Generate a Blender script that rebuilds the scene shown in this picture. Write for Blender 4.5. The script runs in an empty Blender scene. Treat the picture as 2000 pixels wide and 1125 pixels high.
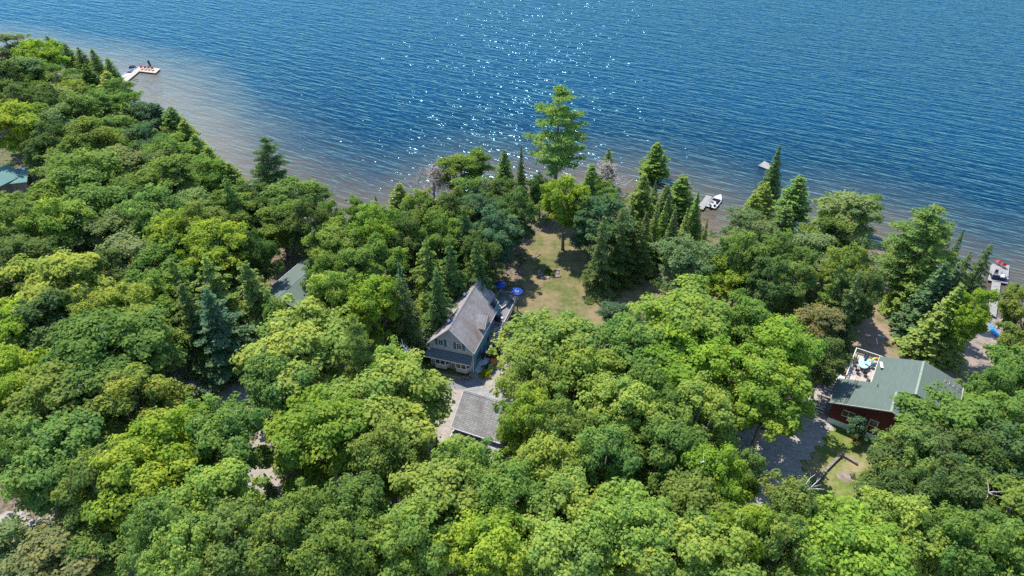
import bpy, bmesh, math, random
import numpy as np
from mathutils import Vector, Matrix
R = math.radians
SC = bpy.context.scene
COL = SC.collection
rnd = random.Random(7)

# ---------------------------------------------------------------- camera, sky, sun, exposure
PITCH, CAMZ, FOC = 35.6, 72.5, 1333.0
cam_d = bpy.data.cameras.new('camera'); cam = bpy.data.objects.new('camera', cam_d); COL.objects.link(cam)
cam.location = (0, 0, CAMZ); cam.rotation_euler = (R(90 - PITCH), 0, 0)
cam_d.sensor_width = 36; cam_d.lens = 36 * FOC / 2000.0
cam_d.clip_start = 1; cam_d.clip_end = 3000
SC.camera = cam
SUN_EL, SUN_AZ = 61.0, -35.0          # azimuth measured from +Y towards +X
sd = bpy.data.lights.new('sun', 'SUN'); sun = bpy.data.objects.new('sun', sd); COL.objects.link(sun)
sd.energy = 3.5; sd.angle = R(0.5); sd.color = (1.0, 0.95, 0.87)
ce, se = math.cos(R(SUN_EL)), math.sin(R(SUN_EL))
sdir = Vector((math.sin(R(SUN_AZ)) * ce, math.cos(R(SUN_AZ)) * ce, se))
sun.rotation_euler = sdir.to_track_quat('Z', 'Y').to_euler()
sun.location = sdir * 200
w = bpy.data.worlds.new('World'); SC.world = w; w.use_nodes = True
nt = w.node_tree; nt.nodes.clear()
sky = nt.nodes.new('ShaderNodeTexSky'); sky.sky_type = 'NISHITA'; sky.sun_disc = False
sky.air_density = 1.0; sky.dust_density = 0.2; sky.ozone_density = 4.0; sky.sun_elevation = R(SUN_EL); sky.sun_rotation = R(SUN_AZ)
bg = nt.nodes.new('ShaderNodeBackground'); bg.inputs[1].default_value = 0.15
wo = nt.nodes.new('ShaderNodeOutputWorld')
nt.links.new(sky.outputs[0], bg.inputs[0]); nt.links.new(bg.outputs[0], wo.inputs[0])
SC.view_settings.view_transform = 'Standard'; SC.view_settings.look = 'None'
SC.view_settings.exposure = 1.33; SC.view_settings.gamma = 1
SC.cycles.max_bounces = 8; SC.cycles.diffuse_bounces = 6; SC.cycles.glossy_bounces = 2
SC.cycles.transmission_bounces = 6; SC.cycles.transparent_max_bounces = 6
SC.cycles.use_denoising = False
SC.cycles.sample_clamp_indirect = 6

# ---------------------------------------------------------------- unprojection: pixel of the 2000 px photo to a place in the world
def at(px, py, z):
    a = (px - 1000) / FOC; b = -(py - 562.5) / FOC
    c, s = math.cos(R(PITCH)), math.sin(R(PITCH))
    d = (a, c + b * s, -s + b * c); t = (z - CAMZ) / d[2]
    return (d[0] * t, d[1] * t)
WATER = -2.5
SHORE_PX = [(-900, 40), (-400, 62), (-150, 85), (0, 112), (110, 132), (226, 166), (284, 236), (384, 316), (446, 352), (540, 385), (640, 415),
            (690, 452), (760, 430), (850, 398), (950, 370), (1050, 372), (1150, 372), (1230, 383), (1300, 405), (1368, 432),
            (1390, 468), (1480, 462), (1600, 462), (1690, 470), (1750, 492), (1800, 530), (1880, 590), (1925, 622),
            (1965, 628), (2010, 600), (2150, 600), (2600, 690), (3600, 900)]
SHORE = np.array([at(x, y, WATER) for x, y in SHORE_PX])
def shore_dist(X, Y):
    X = np.asarray(X, float); Y = np.asarray(Y, float)
    best = np.full(X.shape, 1e9)
    inside = np.zeros(X.shape, bool)
    P = SHORE; n = len(P)
    for i in range(n - 1):
        a, b = P[i], P[i + 1]; ab = b - a
        t = np.clip(((X - a[0]) * ab[0] + (Y - a[1]) * ab[1]) / (ab @ ab), 0, 1)
        best = np.minimum(best, np.hypot(X - a[0] - t * ab[0], Y - a[1] - t * ab[1]))
    poly = np.vstack([P, [[P[-1][0] + 400, -400], [P[0][0] - 400, -400]]])
    m = len(poly)
    for i in range(m):
        x1, y1 = poly[i]; x2, y2 = poly[(i + 1) % m]
        c = ((y1 > Y) != (y2 > Y))
        with np.errstate(divide='ignore', invalid='ignore'):
            xi = (x2 - x1) * (Y - y1) / (y2 - y1 + 1e-12) + x1
        inside ^= (c & (X < xi))
    return np.where(inside, best, -best)
def terr(X, Y):
    d = shore_dist(X, Y)
    t = np.clip(d / 16.0, 0, 1); t = t * t * (3 - 2 * t)
    land = WATER + 0.05 + (-WATER - 0.05) * t
    bed = WATER + 0.05 - np.minimum(0.10 * -d, 7)
    return np.where(d > 0, land, bed)
def tz(x, y): return float(terr(np.array([x]), np.array([y]))[0])
def ground_at(px, py):
    z = 0
    for _ in range(6):
        x, y = at(px, py, z); z = max(tz(x, y), WATER)
    return x, y, z

# ---------------------------------------------------------------- materials
MATS = {}
def mat(name, build=None, color=None, rough=0.7, spec=0.3, metal=0.0):
    if name in MATS: return MATS[name]
    m = bpy.data.materials.new(name); m.use_nodes = True; t = m.node_tree
    p = t.nodes['Principled BSDF']
    p.inputs['Roughness'].default_value = rough; p.inputs['Specular IOR Level'].default_value = spec; p.inputs['Metallic'].default_value = metal
    if color: p.inputs['Base Color'].default_value = (*color, 1)
    if build: build(t, p)
    MATS[name] = m; return m
def N(t, kind, **k):
    n = t.nodes.new(kind)
    for a, b in k.items():
        if a.startswith('i_'):
            key = a[2:]; key = int(key) if key.isdigit() else key.replace('_', ' ')
            n.inputs[key].default_value = b
        else: setattr(n, a, b)
    return n
def ramp(t, fac, stops):
    r = N(t, 'ShaderNodeValToRGB'); t.links.new(fac, r.inputs[0])
    while len(r.color_ramp.elements) < len(stops): r.color_ramp.elements.new(0.5)
    for e, (pos, c) in zip(r.color_ramp.elements, stops):
        e.position = pos; e.color = (*c, 1) if len(c) == 3 else c
    return r.outputs[0]
def mixc(t, fac, a, b, mode='MIX'):
    m = N(t, 'ShaderNodeMix', data_type='RGBA', blend_type=mode)
    for s, v in ((0, fac), (6, a), (7, b)):
        if hasattr(v, 'links'): t.links.new(v, m.inputs[s])
        elif isinstance(v, tuple): m.inputs[s].default_value = (*v, 1)
        else: m.inputs[s].default_value = v
    return m.outputs[2]
def noise(t, scale, detail=4, rough=0.6, coord='Object', stretch=None, rot=None):
    tc = N(t, 'ShaderNodeTexCoord'); out = tc.outputs[coord]
    if stretch or rot:
        mp = N(t, 'ShaderNodeMapping'); t.links.new(out, mp.inputs[0]); out = mp.outputs[0]
        if rot: mp.vector_type = 'TEXTURE'; mp.inputs['Rotation'].default_value = rot; stretch = tuple(1 / v for v in stretch)
        if stretch: mp.inputs['Scale'].default_value = stretch
    n = N(t, 'ShaderNodeTexNoise'); n.inputs['Scale'].default_value = scale; n.inputs['Detail'].default_value = detail
    n.inputs['Roughness'].default_value = rough; t.links.new(out, n.inputs['Vector'])
    return n.outputs[0]
def varied(name, c1, c2, scale=3, rough=0.8, detail=5, lo=0.35, hi=0.65, coord='Object', stretch=None, bump=0.0, spec=0.3):
    def b(t, p):
        n = noise(t, scale, detail, 0.65, coord, stretch)
        t.links.new(ramp(t, n, [(lo, c1), (hi, c2)]), p.inputs['Base Color'])
        if bump:
            bp = N(t, 'ShaderNodeBump'); bp.inputs['Strength'].default_value = bump; bp.inputs['Distance'].default_value = 0.1
            t.links.new(n, bp.inputs['Height']); t.links.new(bp.outputs[0], p.inputs['Normal'])
    return mat(name, b, rough=rough, spec=spec)
def shingle(name, c1, c2, mortar, stain, bw=0.9, rh=0.19, stain_amt=0.55, sc=0.35):
    def b(t, p):
        uv = N(t, 'ShaderNodeUVMap')
        br = N(t, 'ShaderNodeTexBrick'); t.links.new(uv.outputs[0], br.inputs['Vector'])
        br.inputs['Scale'].default_value = 1; br.inputs['Brick Width'].default_value = bw; br.inputs['Row Height'].default_value = rh
        br.inputs['Mortar Size'].default_value = 0.028; br.inputs['Mortar Smooth'].default_value = 0.3; br.inputs['Bias'].default_value = 0
        br.inputs['Color1'].default_value = (*c1, 1); br.inputs['Color2'].default_value = (*c2, 1); br.inputs['Mortar'].default_value = (*mortar, 1)
        n = noise(t, sc, 6, 0.7, 'UV', (1.2, 0.45, 1))
        n2 = noise(t, 6, 3, 0.6, 'UV', (3.0, 0.5, 1))
        f = ramp(t, n, [(0.42, (0, 0, 0)), (0.68, (stain_amt,) * 3)])
        c = mixc(t, f, br.outputs['Color'], stain)
        c = mixc(t, ramp(t, n2, [(0.45, (0, 0, 0)), (0.8, (0.35,) * 3)]), c, tuple(v * 0.6 for v in c1))
        t.links.new(c, p.inputs['Base Color'])
    return mat(name, b, rough=0.9, spec=0.15)
def planks(name, c1, c2, gap, width=0.14, along='X', rough=0.85):
    def b(t, p):
        uv = N(t, 'ShaderNodeUVMap'); mp = N(t, 'ShaderNodeMapping'); t.links.new(uv.outputs[0], mp.inputs[0])
        if along == 'Y': mp.inputs['Rotation'].default_value = (0, 0, R(90))
        br = N(t, 'ShaderNodeTexBrick'); t.links.new(mp.outputs[0], br.inputs['Vector'])
        br.inputs['Scale'].default_value = 1; br.inputs['Brick Width'].default_value = 2.6; br.inputs['Row Height'].default_value = width
        br.inputs['Mortar Size'].default_value = 0.016; br.inputs['Mortar Smooth'].default_value = 0.2
        br.inputs['Color1'].default_value = (*c1, 1); br.inputs['Color2'].default_value = (*c2, 1); br.inputs['Mortar'].default_value = (*gap, 1)
        n = noise(t, 1.3, 4, 0.6, 'Object')
        c = mixc(t, ramp(t, n, [(0.4, (0, 0, 0)), (0.7, (0.4,) * 3)]), br.outputs['Color'], tuple(v * 0.75 for v in c1))
        t.links.new(c, p.inputs['Base Color'])
    return mat(name, b, rough=rough, spec=0.2)
M = {}
M['roof_brown'] = shingle('weathered_shingles', (0.26, 0.245, 0.235), (0.35, 0.335, 0.325), (0.12, 0.105, 0.10), (0.17, 0.12, 0.10), stain_amt=0.95)
M['roof_garage'] = shingle('garage_shingles', (0.23, 0.23, 0.225), (0.33, 0.33, 0.32), (0.10, 0.095, 0.09), (0.125, 0.10, 0.09), stain_amt=0.85, bw=1.0, rh=0.24, sc=0.3)
M['roof_slate'] = shingle('dark_shingles', (0.12, 0.15, 0.17), (0.16, 0.19, 0.21), (0.07, 0.08, 0.09), (0.09, 0.12, 0.12), stain_amt=0.5)
M['roof_green'] = shingle('green_shingles', (0.085, 0.115, 0.098), (0.10, 0.132, 0.112), (0.065, 0.09, 0.075), (0.105, 0.13, 0.11), stain_amt=0.6, rh=0.3, bw=1.1)
M['ridge_green'] = varied('green_ridge_cap', (0.15, 0.19, 0.14), (0.19, 0.23, 0.17), 2)
M['roof_teal'] = shingle('teal_roofing', (0.09, 0.17, 0.145), (0.105, 0.19, 0.165), (0.10, 0.2, 0.19), (0.12, 0.23, 0.21), stain_amt=0.4)
M['siding'] = planks('grey_lap_siding', (0.43, 0.45, 0.465), (0.45, 0.47, 0.485), (0.22, 0.24, 0.26), 0.16)
M['siding_teal'] = planks('teal_side_siding', (0.12, 0.24, 0.27), (0.13, 0.26, 0.29), (0.08, 0.16, 0.18), 0.2)
M['siding_red'] = planks('brown_red_siding', (0.115, 0.032, 0.022), (0.135, 0.038, 0.026), (0.05, 0.015, 0.012), 0.2)
M['siding_red2'] = planks('dark_red_siding', (0.16, 0.02, 0.02), (0.18, 0.025, 0.025), (0.06, 0.01, 0.01), 0.2)
M['white'] = varied('white_paint', (0.58, 0.58, 0.57), (0.7, 0.7, 0.69), 4, rough=0.5)
M['cream'] = varied('pale_lattice', (0.42, 0.50, 0.45), (0.52, 0.58, 0.52), 3)
M['shutter'] = mat('teal_shutter', color=(0.03, 0.16, 0.21), rough=0.5)
M['glass'] = varied('window_glass', (0.035, 0.03, 0.025), (0.10, 0.06, 0.04), 1.2, rough=0.08, spec=0.6)
M['metal'] = mat('galvanised_metal', color=(0.55, 0.56, 0.58), rough=0.35, metal=0.7)
M['dark'] = mat('dark_plastic', color=(0.02, 0.02, 0.025), rough=0.5)
M['deck_grey'] = planks('weathered_deck_boards', (0.16, 0.155, 0.16), (0.20, 0.19, 0.19), (0.05, 0.05, 0.05), 0.18, 'Y')
M['deck_pale'] = planks('pale_deck_boards', (0.36, 0.31, 0.27), (0.43, 0.38, 0.33), (0.2, 0.16, 0.13), 0.16, 'Y')
M['rail_grey'] = varied('weathered_rail_wood', (0.26, 0.25, 0.23), (0.34, 0.32, 0.29), 4)
M['rail_pale'] = varied('pale_rail_wood', (0.48, 0.46, 0.38), (0.58, 0.55, 0.46), 4)
M['step_wood'] = varied('pale_step_wood', (0.42, 0.38, 0.34), (0.55, 0.50, 0.46), 4)
M['dock_wood'] = planks('dock_boards', (0.20, 0.19, 0.175), (0.27, 0.255, 0.235), (0.07, 0.065, 0.06), 0.3)
M['dock_pale'] = planks('pale_dock_boards', (0.32, 0.28, 0.235), (0.38, 0.34, 0.29), (0.14, 0.12, 0.1), 0.45)
M['dock_dark'] = mat('dock_float', color=(0.015, 0.015, 0.03), rough=0.6)
M['raft_brown'] = varied('raft_skirt', (0.09, 0.04, 0.035), (0.13, 0.07, 0.05), 3)
M['red_chair'] = mat('red_plastic', color=(0.62, 0.05, 0.04), rough=0.45)
M['blue_fabric'] = mat('blue_canvas', color=(0.003, 0.035, 0.2), rough=0.6)
M['blue_kayak'] = varied('blue_hull_plastic', (0.008, 0.17, 0.55), (0.01, 0.22, 0.65), 1.5, rough=0.35)
M['navy'] = mat('navy_hull', color=(0.012, 0.012, 0.05), rough=0.35)
M['hull'] = varied('pale_hull', (0.30, 0.30, 0.31), (0.42, 0.42, 0.42), 3, rough=0.4)
M['seat'] = mat('cream_vinyl', color=(0.6, 0.55, 0.48), rough=0.6)
M['concrete'] = varied('pale_concrete', (0.34, 0.34, 0.35), (0.42, 0.42, 0.43), 1.5, rough=0.9)
M['stone'] = varied('field_stone', (0.10, 0.08, 0.065), (0.30, 0.26, 0.22), 2.5, rough=0.9, detail=6)
M['timber'] = varied('old_timber', (0.13, 0.105, 0.09), (0.24, 0.2, 0.17), 3, rough=0.9)
M['picnic'] = varied('picnic_wood', (0.24, 0.22, 0.19), (0.3, 0.28, 0.24), 3)
M['bark'] = varied('grey_brown_bark', (0.12, 0.105, 0.09), (0.27, 0.24, 0.215), 3, rough=0.95, stretch=(4, 4, 0.6))
M['birchbark'] = varied('pale_bark', (0.22, 0.2, 0.18), (0.45, 0.43, 0.40), 2, rough=0.9, stretch=(1, 1, 5))
M['deadwood'] = varied('dead_wood', (0.24, 0.21, 0.19), (0.37, 0.33, 0.30), 3, rough=0.9)
M['twig'] = varied('dry_twigs', (0.20, 0.165, 0.15), (0.31, 0.265, 0.24), 1, rough=0.9)
M['whitewood'] = varied('bleached_branch', (0.5, 0.48, 0.47), (0.66, 0.64, 0.63), 3, rough=0.9)
M['antenna_red'] = mat('rusty_antenna', color=(0.3, 0.1, 0.07), rough=0.6)
M['table_glass'] = mat('pale_green_glass', color=(0.30, 0.46, 0.44), rough=0.12, spec=0.6)
M['charcoal'] = mat('charcoal_sling', color=(0.035, 0.04, 0.05), rough=0.7)
M['greychair'] = mat('pale_grey_cushion', color=(0.33, 0.36, 0.38), rough=0.8)
M['mat'] = varied('brown_mat', (0.09, 0.06, 0.07), (0.13, 0.09, 0.1), 6)
M['flagred'] = mat('flag_red', color=(0.72, 0.06, 0.04), rough=0.7)
M['carwhite'] = mat('white_car_paint', color=(0.75, 0.77, 0.8), rough=0.25, spec=0.5)
M['tyre'] = mat('tyre_rubber', color=(0.02, 0.02, 0.02), rough=0.8)
M['orange'] = mat('orange_plastic', color=(0.75, 0.22, 0.03), rough=0.5)
M['teal_canvas'] = mat('grey_teal_canvas', color=(0.10, 0.17, 0.19), rough=0.8)

def leaf_mat(name, trans=0.42, hue=0.5):
    m = bpy.data.materials.new(name); m.use_nodes = True; t = m.node_tree; t.nodes.clear()
    oi = N(t, 'ShaderNodeObjectInfo'); at_ = N(t, 'ShaderNodeAttribute', attribute_name='tone')
    n = noise(t, 0.33, 3, 0.5, 'Object')
    add = N(t, 'ShaderNodeMath', operation='ADD'); t.links.new(at_.outputs['Fac'], add.inputs[0]); t.links.new(n, add.inputs[1])
    half = N(t, 'ShaderNodeMath', operation='MULTIPLY'); t.links.new(add.outputs[0], half.inputs[0]); half.inputs[1].default_value = 0.5
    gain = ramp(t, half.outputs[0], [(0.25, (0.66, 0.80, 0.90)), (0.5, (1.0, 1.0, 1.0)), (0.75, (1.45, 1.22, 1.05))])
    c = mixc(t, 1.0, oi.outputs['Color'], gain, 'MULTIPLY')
    tc = mixc(t, 1.0, c, (1.4, 1.5, 0.75), 'MULTIPLY')
    d = N(t, 'ShaderNodeBsdfDiffuse'); t.links.new(c, d.inputs[0])
    tr = N(t, 'ShaderNodeBsdfTranslucent'); t.links.new(tc, tr.inputs[0])
    g = N(t, 'ShaderNodeBsdfGlossy'); g.inputs['Roughness'].default_value = 0.45; g.inputs[0].default_value = (1, 1, 1, 1)
    m1 = N(t, 'ShaderNodeMixShader'); m1.inputs[0].default_value = trans
    t.links.new(d.outputs[0], m1.inputs[1]); t.links.new(tr.outputs[0], m1.inputs[2])
    m2 = N(t, 'ShaderNodeMixShader'); m2.inputs[0].default_value = 0.0
    t.links.new(m1.outputs[0], m2.inputs[1]); t.links.new(g.outputs[0], m2.inputs[2])
    o = N(t, 'ShaderNodeOutputMaterial'); t.links.new(m2.outputs[0], o.inputs[0])
    return m
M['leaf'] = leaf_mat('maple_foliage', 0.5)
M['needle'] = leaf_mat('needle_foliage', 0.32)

def ground_mat():
    def b(t, p):
        big = noise(t, 0.05, 5, 0.6); fine = noise(t, 1.6, 6, 0.7)
        c = ramp(t, fine, [(0.3, (0.055, 0.040, 0.030)), (0.5, (0.13, 0.10, 0.075)), (0.72, (0.27, 0.21, 0.16))])
        g = ramp(t, fine, [(0.3, (0.04, 0.055, 0.02)), (0.7, (0.12, 0.13, 0.05))])
        c = mixc(t, ramp(t, big, [(0.45, (0, 0, 0)), (0.6, (0.75,) * 3)]), c, g)
        t.links.new(c, p.inputs['Base Color'])
    return mat('forest_floor', b, rough=0.95, spec=0.1)
M['ground'] = ground_mat()
def lawn_mat(name, g1, g2, tan, lo, hi, s=0.16):
    def b(t, p):
        big = noise(t, s, 5, 0.6); mid = noise(t, 0.9, 6, 0.7); fine = noise(t, 5, 4, 0.7)
        g = ramp(t, mid, [(0.35, g1), (0.65, g2)])
        mx = N(t, 'ShaderNodeMath', operation='MULTIPLY_ADD'); t.links.new(mid, mx.inputs[0]); mx.inputs[1].default_value = 0.5; t.links.new(big, mx.inputs[2])
        c = mixc(t, ramp(t, mx.outputs[0], [(lo, (0, 0, 0)), (hi, (1, 1, 1))]), g, tan)
        c = mixc(t, ramp(t, fine, [(0.4, (0, 0, 0)), (0.75, (0.35,) * 3)]), c, tuple(v * 0.6 for v in tan))
        t.links.new(c, p.inputs['Base Color'])
    return mat(name, b, rough=0.95, spec=0.1)
M['lawn'] = lawn_mat('dry_lawn', (0.065, 0.085, 0.024), (0.11, 0.12, 0.042), (0.19, 0.145, 0.08), 0.64, 0.86)
M['lawn_green'] = lawn_mat('green_lawn', (0.075, 0.12, 0.02), (0.13, 0.17, 0.035), (0.25, 0.2, 0.11), 0.75, 0.95)
M['yard'] = lawn_mat('dry_yard', (0.09, 0.09, 0.035), (0.14, 0.125, 0.06), (0.23, 0.17, 0.12), 0.58, 0.8)
M['gravel'] = varied('tan_gravel', (0.17, 0.148, 0.128), (0.31, 0.275, 0.24), 1.1, detail=8, lo=0.3, hi=0.75)
M['gravel_grey'] = varied('grey_gravel', (0.185, 0.165, 0.145), (0.34, 0.31, 0.275), 1.3, detail=8, lo=0.3, hi=0.75)
M['asphalt'] = varied('asphalt_pad', (0.12, 0.12, 0.125), (0.17, 0.17, 0.175), 2, detail=6)
M['sand'] = varied('shore_sand', (0.13, 0.105, 0.085), (0.25, 0.205, 0.165), 0.8, detail=6)

def water_mat():
    m = bpy.data.materials.new('lake_water'); m.use_nodes = True; t = m.node_tree
    p = t.nodes['Principled BSDF']
    a = N(t, 'ShaderNodeAttribute', attribute_name='depth')
    n = noise(t, 0.09, 4, 0.6)
    ad = N(t, 'ShaderNodeMath', operation='MULTIPLY_ADD'); t.links.new(n, ad.inputs[0]); ad.inputs[1].default_value = 0.16; t.links.new(a.outputs['Fac'], ad.inputs[2])
    sb = N(t, 'ShaderNodeMath', operation='SUBTRACT'); t.links.new(ad.outputs[0], sb.inputs[0]); sb.inputs[1].default_value = 0.08
    c = ramp(t, sb.outputs[0], [(0.0, (0.105, 0.080, 0.052)), (0.15, (0.070, 0.062, 0.046)), (0.32, (0.026, 0.042, 0.050)), (0.55, (0.002, 0.023, 0.047)), (1.0, (0.001, 0.030, 0.066))])
    t.links.new(c, p.inputs['Base Color'])
    dif = N(t, 'ShaderNodeBsdfDiffuse'); a2 = N(t, 'ShaderNodeAttribute', attribute_name='sand')
    c2 = ramp(t, sb.outputs[0], [(0.0, (0.165, 0.148, 0.105)), (0.15, (0.128, 0.120, 0.090)), (0.27, (0.066, 0.084, 0.080)), (0.42, (0.006, 0.036, 0.064)), (1.0, (0.001, 0.030, 0.066))])
    c = mixc(t, a2.outputs['Fac'], c, c2); t.links.new(c, dif.inputs[0])
    glo = N(t, 'ShaderNodeBsdfGlossy'); glo.inputs['Roughness'].default_value = 0.12; glo.inputs[0].default_value = (0.145, 0.32, 0.45, 1)
    fr = N(t, 'ShaderNodeFresnel'); fr.inputs['IOR'].default_value = 1.33
    ms = N(t, 'ShaderNodeMixShader'); t.links.new(fr.outputs[0], ms.inputs[0]); t.links.new(dif.outputs[0], ms.inputs[1]); t.links.new(glo.outputs[0], ms.inputs[2])
    t.links.new(ms.outputs[0], t.nodes['Material Output'].inputs['Surface'])
    def wn(scale, det, st, rot):
        return noise(t, scale, det, 0.55, 'Object', st, (0, 0, R(rot)))
    # long crests run down to the right, short ripples ride on them
    w1 = wn(0.58, 2, (0.20, 1.0, 1), -29); w2 = wn(1.15, 1.5, (0.34, 1.0, 1), -36); w3 = wn(2.6, 1, (0.5, 1.0, 1), -24)
    s1 = N(t, 'ShaderNodeMath', operation='MULTIPLY'); t.links.new(w1, s1.inputs[0]); s1.inputs[1].default_value = 1.15
    s2 = N(t, 'ShaderNodeMath', operation='MULTIPLY_ADD'); t.links.new(w2, s2.inputs[0]); s2.inputs[1].default_value = 0.34; t.links.new(s1.outputs[0], s2.inputs[2])
    s3 = N(t, 'ShaderNodeMath', operation='MULTIPLY_ADD'); t.links.new(w3, s3.inputs[0]); s3.inputs[1].default_value = 0.05; t.links.new(s2.outputs[0], s3.inputs[2])
    bp = N(t, 'ShaderNodeBump'); bp.inputs['Strength'].default_value = 1.0; bp.inputs['Distance'].default_value = 0.78
    t.links.new(s3.outputs[0], bp.inputs['Height']); [t.links.new(bp.outputs[0], x.inputs['Normal']) for x in (glo, fr, dif)]
    return m
M['water'] = water_mat()

# ---------------------------------------------------------------- mesh helpers
def tag(o, label=None, cat=None, group=None, kind=None):
    if label: o['label'] = label
    if cat: o['category'] = cat
    if group: o['group'] = group
    if kind: o['kind'] = kind
    return o
def empty(name, loc, rz=0, label=None, cat=None, group=None):
    o = bpy.data.objects.new(name, None); COL.objects.link(o); o.location = loc; o.rotation_euler = (0, 0, rz)
    o.empty_display_size = 0.5
    return tag(o, label, cat, group)
class MB:
    def __init__(s): s.v = []; s.f = []; s.sm = []
    def face(s, pts, smooth=False):
        b = len(s.v); s.v += [tuple(p) for p in pts]; s.f.append(list(range(b, b + len(pts)))); s.sm.append(smooth); return s
    def box(s, x0, x1, y0, y1, z0, z1, M4=None):
        P = [Vector(p) for p in ((x0, y0, z0), (x1, y0, z0), (x1, y1, z0), (x0, y1, z0), (x0, y0, z1), (x1, y0, z1), (x1, y1, z1), (x0, y1, z1))]
        if M4 is not None: P = [M4 @ p for p in P]
        b = len(s.v); s.v += [tuple(p) for p in P]
        for f in ((3, 2, 1, 0), (4, 5, 6, 7), (0, 1, 5, 4), (1, 2, 6, 5), (2, 3, 7, 6), (3, 0, 4, 7)):
            s.f.append([b + i for i in f]); s.sm.append(False)
        return s
    def slab(s, pts, th):
        """flat polygon (any slope) with thickness th downwards along z"""
        n = len(pts); b = len(s.v)
        s.v += [tuple(p) for p in pts] + [(p[0], p[1], p[2] - th) for p in pts]
        s.f.append(list(range(b, b + n))); s.f.append([b + n + i for i in range(n)][::-1]); s.sm += [False, False]
        for i in range(n):
            j = (i + 1) % n; s.f.append([b + i, b + n + i, b + n + j, b + j]); s.sm.append(False)
        return s
    def tube(s, pts, rad, n=6, cap=True):
        pts = [Vector(p) for p in pts]
        if not hasattr(rad, '__len__'): rad = [rad] * len(pts)
        b = len(s.v)
        for i, p in enumerate(pts):
            d = (pts[min(i + 1, len(pts) - 1)] - pts[max(i - 1, 0)]).normalized()
            a = d.orthogonal().normalized() if abs(d.z) < .99 else Vector((1, 0, 0)); a = (a - d * a.dot(d)).normalized(); c = d.cross(a)
            for k in range(n):
                th = 2 * math.pi * k / n; s.v.append(tuple(p + (a * math.cos(th) + c * math.sin(th)) * rad[i]))
        for i in range(len(pts) - 1):
            for k in range(n):
                k2 = (k + 1) % n
                s.f.append([b + i * n + k, b + i * n + k2, b + (i + 1) * n + k2, b + (i + 1) * n + k]); s.sm.append(True)
        if cap:
            s.f.append([b + k for k in range(n)][::-1]); s.f.append([b + (len(pts) - 1) * n + k for k in range(n)]); s.sm += [False, False]
        return s
    def lathe(s, c, prof, n=12):
        b = len(s.v)
        for r, z in prof:
            for k in range(n):
                th = 2 * math.pi * k / n; s.v.append((c[0] + r * math.cos(th), c[1] + r * math.sin(th), c[2] + z))
        for i in range(len(prof) - 1):
            for k in range(n):
                k2 = (k + 1) % n
                s.f.append([b + i * n + k, b + i * n + k2, b + (i + 1) * n + k2, b + (i + 1) * n + k]); s.sm.append(True)
        return s
    def build(s, name, m, parent=None):
        me = bpy.data.meshes.new(name); me.from_pydata(s.v, [], s.f)
        me.materials.append(m)
        me.polygons.foreach_set('use_smooth', s.sm)
        uv = me.uv_layers.new(name='UVMap')
        for poly in me.polygons:
            nrm = poly.normal
            if abs(nrm.z) > 0.985: tx, ty = Vector((1, 0, 0)), Vector((0, 1, 0))
            else:
                tx = Vector((-nrm.y, nrm.x, 0)).normalized(); ty = nrm.cross(tx)
            for li in poly.loop_indices:
                co = me.vertices[me.loops[li].vertex_index].co
                uv.data[li].uv = (co.dot(tx), co.dot(ty))
        me.update()
        o = bpy.data.objects.new(name, me); COL.objects.link(o)
        if parent: o.parent = parent
        return o
def copy_tree(o, parent=None):
    c = o.copy(); COL.objects.link(c)
    if parent: c.parent = parent
    for ch in [k for k in bpy.data.objects if k.parent == o and k is not c]: copy_tree(ch, c)
    return c
def gable_wall(mb, u0, u1, v, ze, zr, z0=0, th=0.15, ur=None):
    ur = (u0 + u1) / 2 if ur is None else ur
    P = [(u0, v, z0), (u1, v, z0), (u1, v, ze), (ur, v, zr), (u0, v, ze)]
    Q = [(a, v + th, c) for a, _, c in P]; n = 5
    mb.face(P); mb.face(Q[::-1])
    for i in range(n):
        j = (i + 1) % n; mb.face([P[j], P[i], Q[i], Q[j]])

# ---------------------------------------------------------------- terrain and water
def grid_mesh(name, xs, ys, zf, m, attr=None):
    X, Y = np.meshgrid(xs, ys); Z = zf(X, Y); nx, ny = len(xs), len(ys)
    V = np.stack([X.ravel(), Y.ravel(), Z.ravel()], 1)
    i = np.arange(nx - 1); j = np.arange(ny - 1); I, J = np.meshgrid(i, j); a = (J * nx + I).ravel()
    F = np.stack([a, a + 1, a + nx + 1, a + nx], 1)
    me = np_mesh(name, V, F, m, smooth=True)
    if attr is not None:
        at_ = me.attributes.new(attr[0], 'FLOAT', 'POINT'); at_.data.foreach_set('value', attr[1](X, Y).ravel().astype(np.float32))
    o = bpy.data.objects.new(name, me); COL.objects.link(o); return o
def np_mesh(name, V, F, m, smooth=False, tone=None):
    me = bpy.data.meshes.new(name); V = np.ascontiguousarray(V, np.float32); F = np.ascontiguousarray(F, np.int32); k = F.shape[1]
    me.vertices.add(len(V)); me.vertices.foreach_set('co', V.ravel())
    me.loops.add(F.size); me.loops.foreach_set('vertex_index', F.ravel())
    me.polygons.add(len(F)); me.polygons.foreach_set('loop_start', np.arange(0, F.size, k, dtype=np.int32))
    me.polygons.foreach_set('loop_total', np.full(len(F), k, np.int32))
    if smooth: me.polygons.foreach_set('use_smooth', np.ones(len(F), bool))
    if tone is not None:
        a = me.attributes.new('tone', 'FLOAT', 'FACE'); a.data.foreach_set('value', tone.astype(np.float32))
    me.materials.append(m); me.update(calc_edges=True); return me
def axis(fine0, fine1, step, lo, hi, big):
    return np.concatenate([np.arange(lo, fine0, big), np.arange(fine0, fine1, step), np.arange(fine1, hi + big, big)])
g = grid_mesh('ground', axis(-230, 150, 1.5, -900, 900, 25), axis(20, 300, 1.5, -300, 1000, 25),
              lambda X, Y: terr(X, Y) + 0.0, M['ground']); tag(g, kind='structure')
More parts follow.
